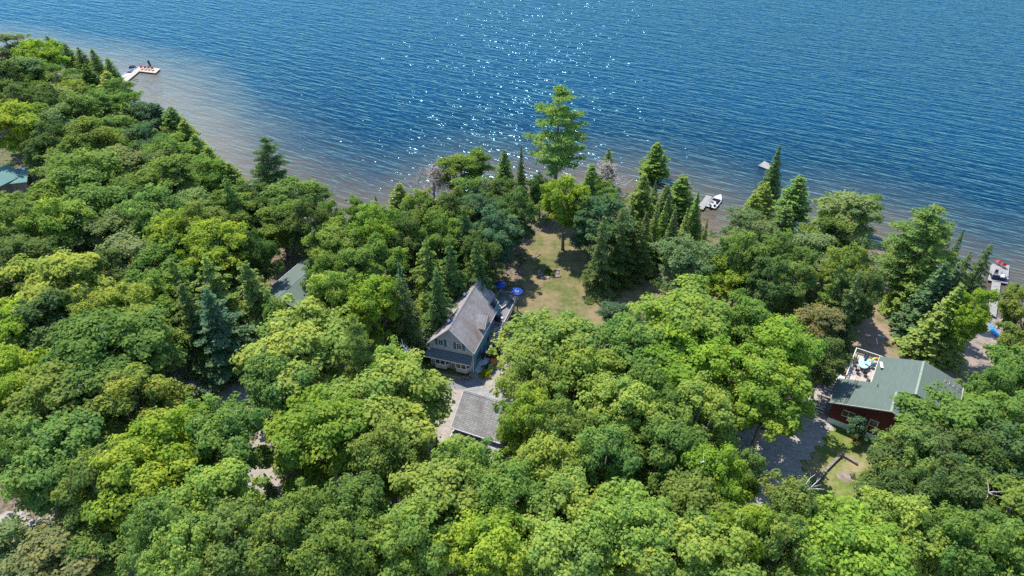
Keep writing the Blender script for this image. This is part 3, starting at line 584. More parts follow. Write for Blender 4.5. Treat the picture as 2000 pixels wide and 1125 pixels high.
T = '''
B 20 98 60 k|at the top left tip of the wooded point
C 90 70 30 o|first pointed one behind the point's tip
M 80 112 72 Y|glowing near the top left corner above the point
C 124 82 32 o|behind the glowing crown near the top left corner
C 152 92 30 g|leaning over the water left of the twin tips
C 178 94 28 o|left one of the twin tips above the far dock
C 208 112 30 o|right one of the twin tips above the far dock
B 55 150 80 k|inland of the glowing crown at the top left
K 15 160 80 d|at the left edge just below the point's tip
B 110 158 66 g|in the middle of the wooded point
C 165 125 46 d|shaded one in the middle of the wooded point
C 205 138 44 y|just inland of the foot of the far dock
B 236 176 44 g|at the water beside the foot of the far dock
C 180 165 44 o|third row back from the far dock
K 50 205 90 d|in the dark hollow left of the wooded point
M 28 248 100 Y|bright one at the left edge above the teal roofs
B 105 200 76 k|on the left slope of the point above the hollow
B 152 212 70 g|below the middle of the wooded point
B 190 200 56 o|round one behind the sandy bay
S 216 158 18 d|very thin one at the bay under the far dock
S 229 150 16 d|thinnest one nearest the far dock
B 250 205 52 g|at the bay's edge below the far dock
C 240 200 46 o|beside the round crown at the sandy bay
B 282 222 54 b|standing out at the sandy bay's inner corner
C 303 201 50 b|slim one at the bay before the pale bank
C 330 208 54 o|slim one over the pale sandy bank
C 357 234 52 o|next along the shore after the pale bank
B 108 256 84 k|with greyish foliage above the teal roofs
B 180 272 92 o|broad one inland of the sandy bay
B 232 256 66 g|inland of the pale sandy bank
B 285 272 66 b|second row behind the pale sandy bank
K 102 284 84 d|in the dark hollow right behind the teal roofs
C 300 250 44 g|in the second row above the long left shore
B 328 300 84 o|third row behind the long left shore
C 378 262 56 o|on the long left shore, halfway to the lone pine
C 402 286 56 g|on the left shore before the grey shallows
C 425 306 56 o|last but one on the shore before the lone pine
C 447 318 56 g|nearest the lone pine on the lake side
M 170 345 120 g|broad one right of the teal roofs
B 128 338 84 g|touching the teal roofs on their right
B 232 330 96 k|second right of the teal roofs
C 268 300 46 d|dark one between poplars above the teal roofs
B 250 385 90 g|below the dark cedar on the left slope
B 335 350 110 o|broad one midway between teal roofs and lone pine
B 398 340 80 g|left of the lone pine, second row
K 22 418 84 g|in front of the teal roofs at the left edge
B 100 402 104 o|in front of the teal roofs, to their right
B 190 405 110 g|left of the big greyish crown
B 275 405 90 d|behind the big greyish crown
C 345 330 70 r|reddish one midway to the lone pine
H 440 340 80 g|just inland of the lone pine
C 470 345 56 o|right beside the lone pine on the left
P 517 270 84 d|alone on the shore with open limbs over the water
K 452 418 96 g|in shadow below the lone pine to its left
K 500 392 84 d|at the foot of the lone pine
K 30 455 120 o|at the left edge halfway up the picture
M 110 440 100 y|left of the big greyish crown, halfway up
B 165 458 105 k|left half of the big greyish pair in the left wood
B 243 452 110 k|right half of the big greyish pair in the left wood
M 300 425 110 g|right of the big greyish crown
M 345 472 115 Y|left one of the broad lit group west of the green roofed house
M 425 488 125 Y|right one of the broad lit group west of the green roofed house
M 388 446 90 g|behind the broad lit group west of the green roofed house
K 40 520 130 d|at the left edge below halfway
M 128 560 160 y|broad lit dome near the left edge
B 255 520 130 k|in front of the big greyish crown
K 330 530 120 g|in front of the broad lit dome, left half
K 215 545 100 d|in the shade between two lit domes at the left
K 440 510 90 d|in the shade right of the broad lit dome
H 400 500 120 g|behind the hemlocks above the wood drive
H 478 505 120 o|pale tipped one left of the green roofed house
H 350 545 110 d|leftmost above the shaded end of the drive
H 400 560 130 b|large dark one above the shaded end of the drive
H 330 500 90 o|behind the leftmost hemlock over the drive
H 514 556 64 g|just left of the green roofed house's corner
B 572 388 104 o|loose crowned one right of the lone pine
B 622 388 66 k|thin one over the water right of the lone pine
B 648 428 50 g|last small one before the gap of open water
B 548 438 84 g|behind the green roofed house
K 605 440 84 d|behind the green roofed house to its right
H 610 440 90 d|dark one between that house and the water gap
B 700 418 50 o|standing in the gap of open water
M 655 492 120 g|right of the green roofed house's ridge
M 722 462 90 Y|small lit crown under the gap of open water
S 733 382 38 d|pointed one right of the gap of open water
C 778 358 66 g|tall one left of the bare pinkish tree
S 792 395 52 d|dark one left of the bare pinkish tree
K 826 420 92 o|in front of the bare pinkish tree
B 898 332 84 g|light crowned one right of the bare pinkish tree
B 930 318 60 g|light one over the shore left of the pair of tips
C 985 290 38 o|left of the pair of tips beside the tall pine
S 1018 285 38 d|right of the pair of tips beside the tall pine
K 880 420 90 d|in the thicket below the light poplars
K 945 415 100 b|left of the lawn's top, high and glossy
K 985 385 80 d|behind the lawn's top left corner
K 968 460 90 b|at the lawn's left edge, low and shaded
B 915 380 80 g|between the poplars and the glossy tree
P 1093 172 150 g|tallest of all with tiered boughs above the lawn
M 1104 392 90 Y|lit crown at the head of the lawn
K 1055 372 56 d|in shade at the head of the lawn, left
C 1190 290 34 o|with a pointed tip behind the grey dead crown
C 1158 320 50 g|between the tall pine and the grey dead crown
K 1172 385 80 g|below the grey dead crown
K 1176 436 124 b|large glossy crown right of the lawn's head
C 1285 278 62 o|the taller of two alone on the shore right of the pine
C 1335 340 74 o|the shorter of two alone on the shore
C 1260 338 56 g|left of the taller shore cedar
C 1305 360 50 d|between the two shore cedars
S 1282 352 26 b|slim bluish one before the taller shore cedar
S 1237 396 60 d|leftmost of the spruce row by the lawn
S 1264 412 62 d|second from the left in the spruce row
S 1284 398 46 g|third from the left in the spruce row
S 1302 386 44 g|in the back of the spruce row, lit
S 1319 408 54 d|with its base free in the spruce row
S 1343 406 48 g|third from the right in the spruce row
S 1364 374 56 g|tall one second from the right in the spruce row
S 1384 424 30 g|small one ending the spruce row by the water
H 1218 404 66 d|with bare trunk at the right edge of the lawn
H 1180 418 74 d|shading the lawn's upper right corner
H 1250 425 76 d|with bare trunk below the spruce row
B 1462 448 92 k|beside the strip of brown shallows
B 1440 490 60 d|low one beside the strip of brown shallows
S 1523 282 52 d|ragged and tallest right of the swim raft
C 1565 342 66 o|right of the ragged spruce
C 1496 356 66 g|left of the ragged spruce
C 1478 378 60 o|outermost on the slope left of the ragged spruce
C 1540 402 66 d|in front of the ragged spruce
B 1655 425 120 k|rounded one on the shore right of the ragged spruce
B 1694 408 50 g|overhanging the water on the right shore
B 1612 460 80 g|left of the rounded shore poplar
C 1650 410 50 d|behind the rounded shore poplar
B 1590 500 90 k|below the rounded shore poplar
K 1528 505 90 o|in the thicket below the ragged spruce
K 1500 560 90 d|in the thicket left of the hazy crown
H 1695 455 66 d|by itself near the shore above the back yard
H 1650 500 66 o|above the back yard on its left
K 1650 535 80 g|bright sided one above the back yard
H 1685 520 66 d|at the upper edge of the back yard
P 1828 402 130 g|lower and rounder of the two tiered ones
S 1886 448 36 d|slim tip right of the rounder pine
H 1938 470 58 d|beside the right hand dock
H 1895 490 60 d|between the right hand dock and the rounder pine
S 1824 478 90 g|broad one left of the bluish pair
S 1851 512 92 b|bluish one in front of the rounder pine
S 1872 512 62 b|smaller bluish one in front of the rounder pine
S 1878 552 100 g|nearest of the leaning group behind the dark roof
K 1893 616 72 Y|lit one between the spruces and the beach
K 1680 580 72 d|in shade at the back yard's left corner
B 1600 640 96 r|hazy brownish green crown left of the deck house
B 1612 705 70 d|in front of the deck house's steps
K 1340 512 120 k|at the lawn's right end, dull leaved
M 1415 538 110 Y|lit crown behind the spruce row's right end
M 1450 505 86 g|between the lit crown and brown shallows
K 1545 560 90 g|in the thicket above the hazy crown
M 1335 640 205 y|huge dome right of the lawn
B 1200 610 56 b|small bluish one at the lawn's near edge
B 1240 632 50 b|small bluish one nestled under the huge dome
M 1080 690 205 y|broad dome cutting off the lawn's near end
M 1230 692 150 g|in the middle of the big maple stand
M 1335 690 190 Y|bright heart of the big maple stand
M 1455 640 110 g|right flank of the huge dome
M 1520 690 140 Y|top of the lit wall facing the dark roof
M 1500 770 150 Y|lower part of the lit wall facing the dark roof
M 1035 745 120 y|spilling over the outside staircase
M 1130 745 150 y|right of the grey house behind the front row
M 1032 822 112 Y|leaning over the garage's right end
M 1265 785 120 g|in the centre of the maple stand, shaded
M 1215 805 150 y|round topped one in the centre foreground
M 1360 815 150 y|rounded one left of the side drive
B 1385 765 80 k|dull one wedged in the maple stand
S 1413 832 38 b|bluish one at the left edge of the side drive
M 1095 850 120 g|shaded one right of the garage
M 1075 920 150 y|below and right of the garage
M 1180 905 130 g|shaded one in the lower middle
M 1300 890 140 g|below the rounded crown by the side drive
M 1385 945 120 Y|lit crown at the corner of the side drive
B 1462 930 60 g|slender one standing beside the side drive
M 925 938 122 y|in front of the garage's lean-to
M 870 975 200 y|olive dome below the garage
M 1000 985 150 g|right of the olive dome
M 1110 1010 160 y|bottom middle, second row up
M 1230 1050 190 y|bottom middle, pale flowered
M 1345 1015 160 g|bottom right of centre, second row
M 1350 1110 180 y|on the bottom edge right of centre
M 1090 1100 180 y|on the bottom edge at the middle
M 955 1090 170 Y|on the bottom edge left of the middle
M 815 1065 170 y|below the olive dome
M 690 1015 150 g|left of the olive dome
M 670 1095 150 g|on the bottom edge a third of the way across
M 570 1065 140 o|on the bottom edge right of the wood drive
M 1445 1060 120 Y|bottom edge right under the side drive's mouth
M 1545 1015 120 g|with bleached branches beside the side drive
M 1520 1085 110 g|on the bottom edge near the side drive
M 1650 1095 190 Y|brightest dome on the bottom edge at the right
M 1752 1050 130 y|just right of the brightest bottom dome
M 1845 1075 110 g|third right of the brightest bottom dome
K 1768 912 112 g|covering the dark roofed house's near corner
K 1848 852 158 g|covering the dark roofed house's right wing
K 1800 900 150 d|in the middle of the dark right hand stand
K 1965 840 140 g|on the right edge level with the dark roof
K 1738 968 110 d|beside the small sand patch
K 1945 910 150 d|on the right edge below the dark roof
K 1800 990 110 d|in the dark gap of the right hand stand
K 1860 1000 130 d|right of the dark gap
K 1960 1010 140 g|on the right edge near the bottom
K 1925 1090 140 g|in the bottom right corner
K 1995 1110 120 y|cut by the bottom right corner
K 1880 900 120 d|between the right edge and the dark stand
K 2012 612 84 g|right of the beach and dock
K 2004 690 84 g|over the kayak's bow
K 1990 740 110 g|on the right edge behind the dark roof
K 1935 775 80 g|beyond the antenna corner
Y 1675 836 36 b|small round one before the brown red wall
M 590 700 200 y|large dome left of the grey house
M 548 760 140 g|right beside the wood drive's bend
M 755 795 210 y|large dome in front of the garage drive
M 772 738 108 y|nearest the grey house's front left
M 635 850 190 Y|tall lit one right of the wood drive
M 765 890 130 g|shaded one under the garage drive's dome
K 740 870 90 d|in shade beneath the large domes
S 852 852 44 b|bluish one left of the garage's lower end
S 875 880 34 b|small bluish one touching the garage
S 516 925 44 b|bluish one beside the wood drive's straight
M 215 700 200 o|wide dome with branch gaps on the left
M 285 660 115 g|behind the wide dome with branch gaps
M 15 655 110 Y|on the left edge, upper
M 35 750 120 Y|on the left edge, lower
M 155 800 190 g|below the wide dome with branch gaps
M 270 790 130 y|right half of the lower left stand
M 120 900 170 g|above the lower left road
M 335 875 170 Y|lit one left of the wood drive's straight
M 445 868 135 g|in the bend of the wood drive
M 430 985 160 y|near side of the fallen branches
M 265 965 160 Y|lower left, above the shaded clearing
M 190 960 130 g|lower left, right of the road
M 320 1060 120 g|lower left, near the bottom edge
M 460 1070 150 g|bottom edge left of the wood drive
M 40 880 110 g|on the left edge over the road
B 115 1105 160 r|rusty leaved thin crown in the bottom left
B 10 1085 110 k|in the bottom left corner
B 180 1100 120 o|on the bottom edge beside the rusty crown
M 370 1105 130 y|on the bottom edge left
K 75 650 150 d|behind the left edge domes
M 235 620 110 y|above the wide dome with branch gaps
K 165 625 110 g|between left edge domes
K 300 590 110 g|left of the dark hemlocks
M 648 590 100 y|partly hiding the green roof on its right
M 730 600 110 Y|two crowns left of the grey house
P 690 615 80 g|feathery one behind the large left dome
S 668 640 26 b|tiny dark spire by the feathery pine
S 596 605 24 b|tiny spire in front of the green roof
S 776 510 60 b|left of the grey house, tall and dark
S 699 478 34 b|slender one behind the lit left crowns
H 830 466 112 o|broad one behind the grey house
H 880 470 90 d|behind the grey house's ridge
H 780 540 90 d|left of the grey house's side wing
H 850 520 90 d|touching the grey house's back left
H 930 462 84 d|nearest behind the blue umbrellas
K 935 500 80 d|with bare trunk behind the blue umbrellas
M 606 662 100 g|between green roof and large left dome
M 640 548 76 g|hugging the green roof's right side
K 552 645 70 o|before the green roofed house's wall
M 690 540 110 g|between the two slender spruces
K 740 520 100 g|behind the tall spruce by the grey house
K 503 500 66 d|behind the green roofed house's left corner
K 800 470 90 d|in the thicket between the gap of water and the lawn
K 860 470 90 g|in the thicket behind the cottage
K 760 455 90 g|below the dark pointed one at the gap of water
H 905 400 84 d|in the thicket left of the glossy one
K 1010 420 70 d|overhanging the lawn's top left corner
B 90 235 70 g|in the middle of the far left slope
B 150 300 76 g|on the far left slope, in a hollow
B 210 295 70 o|on the far left slope beside the hollow
B 300 330 76 k|in the third row over the grey shallows
B 370 410 90 k|between the big greyish crown and the lone pine
B 160 365 84 o|right behind the first row at the teal roofs
B 60 180 64 o|upper left slope, under the glowing crown
B 140 185 60 g|upper left slope, inland of the far dock
C 262 232 40 d|upright on the sandy bay's curve
C 318 248 42 d|second row at the pale sandy bank
'''
for line in T.strip().split('\n'):
    a, lab = line.split('|'); k, x, y, wd, tn = a.split()
    hh = None
    if lab.startswith('tallest of all'): hh = 27
    if lab.startswith('lower and rounder'): hh = 19
    if lab.startswith('alone on the shore with'): hh = 18
    if lab.startswith('taller'): hh = 14
    if k == 'M' and float(y) < 200: hh = 12
    if k in 'KB' and float(y) < 420: hh = 11
    if k == 'C' and float(y) < 330: hh = 9.5
    if k == 'M' and float(y) > 1020: hh = 18
    if 'bluish one nestled' in lab or 'bluish one at the lawn' in lab: hh = 5
    if k == 'S' and float(wd) < 30: hh = 7
    if k == 'S' and ('garage' in lab or 'drive' in lab): hh = 7
    if 'spruce row' in lab: hh = 12.5
    if 'small sand patch' in lab: hh = 12
    if 'tiny' in lab: hh = 5
    plant(k, float(x), float(y), float(wd), tn, lab, hh)
de = plant('D', 843, 326, 100, 'w', 'with a pinkish haze of twigs over the water', 9, 0)
de = plant('D', 1190, 316, 80, 'w', 'grey crown mixed with green between pine and cedars', 8, 1)
de = plant('D', 545, 385, 70, 'w', 'low and greyish right of the lone pine', 6, 1)

# forest floor shrubs and saplings that fill the gaps (one mass)
def understory():
    rng = np.random.default_rng(5); n = 15000
    X = rng.uniform(-210, 130, n); Y = rng.uniform(30, 250, n)
    d = shore_dist(X, Y); ok = (d > 1.0) & ~in_foot(X, Y) & (np.abs(X) < 22 + Y * .86)
    for P in CLEAR: ok &= ~poly_in(P, X, Y)
    near = np.zeros(n, bool)
    for (x, y, z, r, k, l) in TREES: near |= np.hypot(X - x, Y - y) < r * 1.35
    ok &= near | (rng.random(n) < .35)
    X, Y = X[ok], Y[ok]; Z = terr(X, Y); Cs, Ns, Ts, Sz = [], [], [], []
    for x, y, z in zip(X, Y, Z):
        m = 22; hh = rng.uniform(.5, 4.6) if rng.random() < .6 else rng.uniform(.4, 1.5); rr = rng.uniform(.6, 1.3); p = unit(rng, m) * rr * np.array([1, 1, .5]); p[:, 2] += hh
        Cs.append(np.array([x, y, z]) + p); Ns.append(np.array([0, 0, .8]) + p * .3 + rng.normal(size=(m, 3)) * .4)
        Ts.append(np.clip(np.full(m, rng.random()) + rng.normal(size=m) * .1, 0, 1)); Sz.append(rng.uniform(.12, .3, m))
    V, F = quads(np.vstack(Cs), np.vstack(Ns), np.concatenate(Sz), rng)
    o = bpy.data.objects.new('undergrowth', np_mesh('undergrowth', V, F, M['leaf'], tone=np.concatenate(Ts))); COL.objects.link(o)
    o.color = (.075, .14, .03, 1); tag(o, 'low leafy undergrowth covering the forest floor', 'undergrowth', kind='stuff')
understory()

# ================================================================ buildings
def window(parent, u, z, w_, h_, v, frame=M['white'], shutters=False, axis='u', mull=1, depth=.05, sgn=-1, name='window', bars=False):
    """window on a wall facing -v (axis 'u') or facing +/-u (axis 'v'); u is the centre along the wall, z the sill"""
    e = MB(); t = .09
    def bx(mb, a0, a1, z0, z1, d0, d1):
        lo, hi = sorted((v + sgn * d0, v + sgn * d1))
        if axis == 'u': mb.box(a0, a1, lo, hi, z0, z1)
        else: mb.box(lo, hi, a0, a1, z0, z1)
    bx(e, u - w_ / 2, u + w_ / 2, z, z + t, 0, depth); bx(e, u - w_ / 2, u + w_ / 2, z + h_ - t, z + h_, 0, depth)
    for k in range(mull + 1):
        c = u - w_ / 2 + t / 2 + (w_ - t) * k / mull; bx(e, c - t / 2, c + t / 2, z + t, z + h_ - t, 0, depth)
    if bars:
        for k in (1, 2): bx(e, u - w_ / 2 + t, u + w_ / 2 - t, z + h_ * k / 3 - .015, z + h_ * k / 3 + .015, .01, depth * .7)
        bx(e, u - .015, u + .015, z + t, z + h_ - t, .012, depth * .72)
    f = e.build(name, frame, parent)
    g_ = MB(); bx(g_, u - w_ / 2 + t * .8, u + w_ / 2 - t * .8, z + t * .8, z + h_ - t * .8, -.02, .012); g_.build('pane', M['glass'], f)
    if shutters:
        for sx in (-1, 1):
            c = u + sx * (w_ / 2 + .24); q = MB(); bx(q, c - .2, c + .2, z - .02, z + h_ + .02, 0, .045)
            for k in range(7): bx(q, c - .17, c + .17, z + .08 + k * h_ / 7.4, z + .13 + k * h_ / 7.4, .04, .06)
            q.build('shutter', M['shutter'], parent)
    return f
def roof_vent(parent, u, v, z, r=.28, m=None):
    q = MB(); q.lathe((u, v, z), [(r * .55, -.35), (r * .55, .15), (r * .9, .17), (r * 1.05, .3), (r * .8, .48), (r * .35, .58), (0.001, .6)], 12); return q.build('roof_vent', m or M['metal'], parent)
def railing(parent, pts, z, h=.95, m=None, step=.14, name='railing', post=1.5):
    q = MB()
    for (x0, y0), (x1, y1) in zip(pts[:-1], pts[1:]):
        L = math.hypot(x1 - x0, y1 - y0); a = math.atan2(y1 - y0, x1 - x0); T4 = Matrix.Translation((x0, y0, z)) @ Matrix.Rotation(a, 4, 'Z')
        q.box(0, L, -.06, .06, h - .05, h, T4); q.box(0, L, -.025, .025, .1, .15, T4)
        n = int(L / step)
        for k in range(n): q.box((k + .5) * L / n - .018, (k + .5) * L / n + .018, -.018, .018, .12, h - .06, T4)
        k = 0
        while k * post <= L: q.box(k * post - .045, k * post + .045, -.045, .045, 0, h + .02, T4); k += 1
    return q.build(name, m or M['rail_grey'], parent)
def stairs(parent, p0, p1, width, m, name='staircase', n=None, stringer=None):
    """p0 bottom centre, p1 top centre (local)"""
    p0, p1 = Vector(p0), Vector(p1); n = n or max(3, int((p1.z - p0.z) / .19)); d = Vector((p1.x - p0.x, p1.y - p0.y, 0)); L = d.length; a = math.atan2(d.y, d.x)
    T4 = Matrix.Translation(p0) @ Matrix.Rotation(a, 4, 'Z'); q = MB()
    for k in range(n):
        x = L * k / n; z = (p1.z - p0.z) * (k + 1) / n; q.box(x, x + L / n * .86, -width / 2, width / 2, z - .05, z, T4)
    o = q.build(name, m, parent); s_ = MB()
    for sy in (-1, 1):
        y = sy * (width / 2 + .03); s_.slab([T4 @ Vector((0, y - .03, .05)), T4 @ Vector((L, y - .03, p1.z - p0.z + .02)), T4 @ Vector((L, y + .03, p1.z - p0.z + .02)), T4 @ Vector((0, y + .03, .05))], .28)
    s_.build('stringer', stringer or M['timber'], o); return o

# ---- grey cottage
H1 = empty('cottage', (-13.18, 80.16, 0), R(-17.26), 'grey shingled cottage with teal shutters, two front bays and a steep gabled roof', 'house', 'lakeside houses')
k1 = (8.43 - 4.6) / 3.9
m_ = MB(); gable_wall(m_, .4, 7.4, .5, 4.75, 8.2)
m_.build('front_wall', M['siding'], H1)
m_ = MB(); gable_wall(m_, .4, 7.4, 13.2, 4.75, 8.2); m_.build('back_wall', M['siding'], H1)
m_ = MB(); m_.box(.4, .55, .66, 13.19, 0, 4.75); m_.build('side_wall', M['siding'], H1)
m_ = MB(); m_.box(7.25, 7.4, .66, 13.19, 0, 4.75); m_.build('side_wall', M['siding_teal'], H1)
rf = MB()
rf.slab([(0, 0, 4.6), (3.9, 0, 8.43), (3.9, 13.8, 8.43), (0, 13.8, 4.6)], .14); 
rf.slab([(3.902, 0, 8.43), (7.8, 0, 4.6), (7.8, 10.95, 4.6), (6.63, 10.98, 5.75), (6.63, 13.8, 5.75), (3.902, 13.8, 8.43)], .14)
roof = rf.build('roof', M['roof_brown'], H1)
rc = MB(); rc.slab([(3.72, -.01, 8.30), (3.9, -.01, 8.48), (3.9, 13.81, 8.48), (3.72, 13.81, 8.30)], .03).slab([(3.9, -.01, 8.48), (4.08, -.01, 8.30), (4.08, 13.81, 8.30), (3.9, 13.81, 8.48)], .03); rc.build('ridge_cap', M['roof_garage'], roof)
fa = MB(); fa.slab([(7.8, 0, 4.62), (7.84, 0, 4.58), (7.84, 10.95, 4.58), (7.8, 10.95, 4.62)], .17)
fa.slab([(-.01, -.03, 4.6), (3.9, -.03, 8.44), (3.9, 0, 8.44), (-.01, 0, 4.6)], .2); fa.slab([(3.9, -.03, 8.44), (7.81, -.03, 4.6), (7.81, 0, 4.6), (3.9, 0, 8.44)], .2); fa.build('fascia', M['white'], roof)
roof_vent(roof, 3.0, 2.3, 7.7, .3); roof_vent(roof, 2.75, 9.8, 7.45, .3)
# dormers
def dormer(sx, v0, v1, zr, ze, uo, ui, lo):
    """gable dormer facing +u (sx 1) or -u (sx -1)"""
    d = MB(); vm = (v0 + v1) / 2; U = (lambda u: u) if sx > 0 else (lambda u: 7.8 - u)
    zi = lambda z: 3.9 + (8.43 - z) / k1        # where height z meets the main slope
    d.slab([(U(uo), v0, ze), (U(uo), vm, zr), (U(zi(zr) - .1), vm, zr), (U(zi(ze) - .1), v0, ze)][::sx], .1)
    d.slab([(U(uo), vm + .002, zr), (U(uo), v1, ze), (U(zi(ze) - .1), v1, ze), (U(zi(zr) - .1), vm + .002, zr)][::sx], .1)
    o = d.build('dormer', M['roof_brown'], H1)
    wl = MB(); a, b = sorted((U(uo - .45), U(uo - .3)))
    P = [(a, v0 + .3, lo), (a, v1 - .3, lo), (a, v1 - .3, ze), (a, vm, zr - .15), (a, v0 + .3, ze)]; Q = [(b, y, z) for _, y, z in P]
    wl.face(P).face(Q[::-1])
    for i in range(5): j = (i + 1) % 5; wl.face([P[i], P[j], Q[j], Q[i]])
    for vv in (v0 + .3, v1 - .42): 
        a2, b2 = sorted((U(uo - .46), U(5.2))); wl.box(a2, b2, vv, vv + .12, lo, ze - .05)
    wl.build('dormer_wall', M['siding'], o)
    c = MB(); a3, b3 = sorted((U(uo), U(uo + .03))); c.slab([(a3, v0, ze + .02), (b3, v0, ze + .02), (b3, vm, zr + .02), (a3, vm, zr + .02)], .16); c.slab([(a3, vm, zr + .02), (b3, vm, zr + .02), (b3, v1, ze + .02), (a3, v1, ze + .02)], .16); c.build('fascia', M['white'], o)
    window(o, vm, lo + 1.0 if sx > 0 else lo + .9, .9, 1.0, U(uo - .3), axis='v', sgn=sx)
dormer(1, 4.75, 8.0, 7.1, 5.55, 7.85, 5, 4.0)
dormer(-1, 5.7, 8.9, 6.4, 5.2, 9.1, 5, 4.0)
# little wing on the left, with its low roof
wg = MB(); wg.box(-2.8, .38, 2.2, 10.0, 0, 3.15); wg.slab([(-2.8, 2.2, 3.1), (.38, 2.2, 3.95), (.38, 10, 3.95), (-2.8, 10, 3.1)], .02); wing = wg.build('side_wing', M['siding'], H1)
wr = MB(); wr.slab([(-3.1, 1.85, 3.18), (.39, 1.85, 4.12), (.39, 10.3, 4.12), (-3.1, 10.3, 3.18)], .12); wr.build('roof', M['roof_slate'], wing)
wf = MB(); wf.slab([(-3.12, 1.8, 3.2), (.39, 1.8, 4.14), (.39, 1.84, 4.14), (-3.12, 1.84, 3.2)], .16); wf.build('fascia', M['white'], wing)
window(wing, -1.6, 1.45, 1.15, 1.25, 2.2, bars=True)
# pent roof over the bays
pr = MB(); pr.slab([(-.05, -.75, 2.72), (7.45, -.75, 2.72), (7.45, .48, 3.62), (-.05, .48, 3.62)], .1); pent = pr.build('pent_roof', M['roof_slate'], H1)
pf = MB(); pf.box(-.06, 7.46, -.79, -.752, 2.6, 2.74); pf.build('fascia', M['white'], pent)
def bay(uc, wd):
    h = wd / 2; q = MB(); P = [(uc - h, .49), (uc - h + .55, -.45), (uc + h - .55, -.45), (uc + h, .49)]
    for z0, z1, g_ in ((.55, 1.35, 0), (2.5, 2.6, 0)):
        b_ = [(x, y, z0) for x, y in P]; t_ = [(x, y, z1) for x, y in P]
        for i in range(3): q.face([b_[i], b_[i + 1], t_[i + 1], t_[i]])
        q.face(b_[::-1]); q.face(t_)
    o = q.build('bay_window', M['siding'], H1)
    fr = MB(); gl = MB()
    for (x0, y0), (x1, y1), nm in ((P[0], P[1], 1), (P[1], P[2], 2), (P[2], P[3], 1)):
        L = math.hypot(x1 - x0, y1 - y0); T4 = Matrix.Translation((x0, y0, 1.35)) @ Matrix.Rotation(math.atan2(y1 - y0, x1 - x0), 4, 'Z')
        fr.box(-.04, L + .04, -.07, .03, 0, .14, T4); fr.box(0, L, -.05, .03, 1.06, 1.149, T4)
        for k in range(nm + 1): c = L * k / nm; fr.box(c - .065, c + .065, -.055, .025, .14, 1.06, T4)
        gl.box(.04, L - .04, -.012, .012, .12, 1.08, T4)
    f = fr.build('window_frame', M['white'], o); gl.build('pane', M['glass'], f)
bay(2.35, 2.75); bay(5.75, 2.75)
window(H1, 2.25, 4.4, .95, 1.25, .5, shutters=True, bars=True); window(H1, 5.25, 4.35, .95, 1.25, .5, shutters=True, bars=True)
cb = MB(); cb.box(7.36, 7.46, .44, .54, 0, 4.6); cb.box(.34, .44, .44, .54, 0, 4.6); cb.build('corner_board', M['white'], H1)
window(H1, 3.0, .9, 2.2, 1.4, 7.4, axis='v', sgn=1, mull=3, frame=M['shutter'])
dr = MB(); dr.box(7.4, 7.46, 5.3, 6.25, .05, 2.1); dd = dr.build('door', M['shutter'], H1); kb = MB(); kb.lathe((7.5, 5.42, 1.0), [(.001, -.04), (.04, 0), (.001, .04)], 8); kb.build('handle', M['metal'], dd)
window(H1, 7.4, .9, .9, 1.2, 7.4, axis='v', sgn=1, frame=M['shutter'])
# deck of the cottage
D1 = 2.7
dk = MB(); dk.box(7.42, 9.45, 9.6, 13.38, D1 - .12, D1); dk.box(5.95, 9.45, 13.4, 18.0, D1 - .12, D1); dk.box(1.0, 5.93, 13.42, 19.2, D1 - .12, D1 + .002)
deck = dk.build('deck', M['deck_grey'], H1)
for u, v in ((7.6, 9.8), (9.3, 9.8), (9.3, 13.4), (9.3, 17.8), (6.1, 17.8), (1.2, 19), (5.7, 19), (1.2, 15)): MB().box(u - .08, u + .08, v - .08, v + .08, -1.2, D1 - .12).build('post', M['timber'], deck)
railing(deck, [(9.4, 9.7), (9.4, 17.95), (6.0, 17.95)], D1); railing(deck, [(5.95, 15.4), (5.95, 19.15), (1.0, 19.15)], D1 + .02); railing(deck, [(5.9, 15.4), (7.6, 13.6)], D1)
stairs(deck, (8.45, 6.6, 0), (8.45, 10.0, D1), 1.35, M['step_wood'])
srl = MB()
for u in (7.72, 9.2):
    srl.slab([(u - .04, 6.7, 1.0), (u + .04, 6.7, 1.0), (u + .04, 9.7, D1 + .95), (u - .04, 9.7, D1 + .95)], .06)
    for k in range(4): v = 6.7 + k * 1.0; z = 2.7 * (v - 6.6) / 3.4; srl.box(u - .04, u + .04, v - .04, v + .04, max(z, 0), z + 1.0)
srl.build('stair_rail', M['rail_grey'], deck)
def L1(u, v): a = R(17.26); return (-13.18 + u * math.cos(a) + v * math.sin(a), 80.16 - u * math.sin(a) + v * math.cos(a))
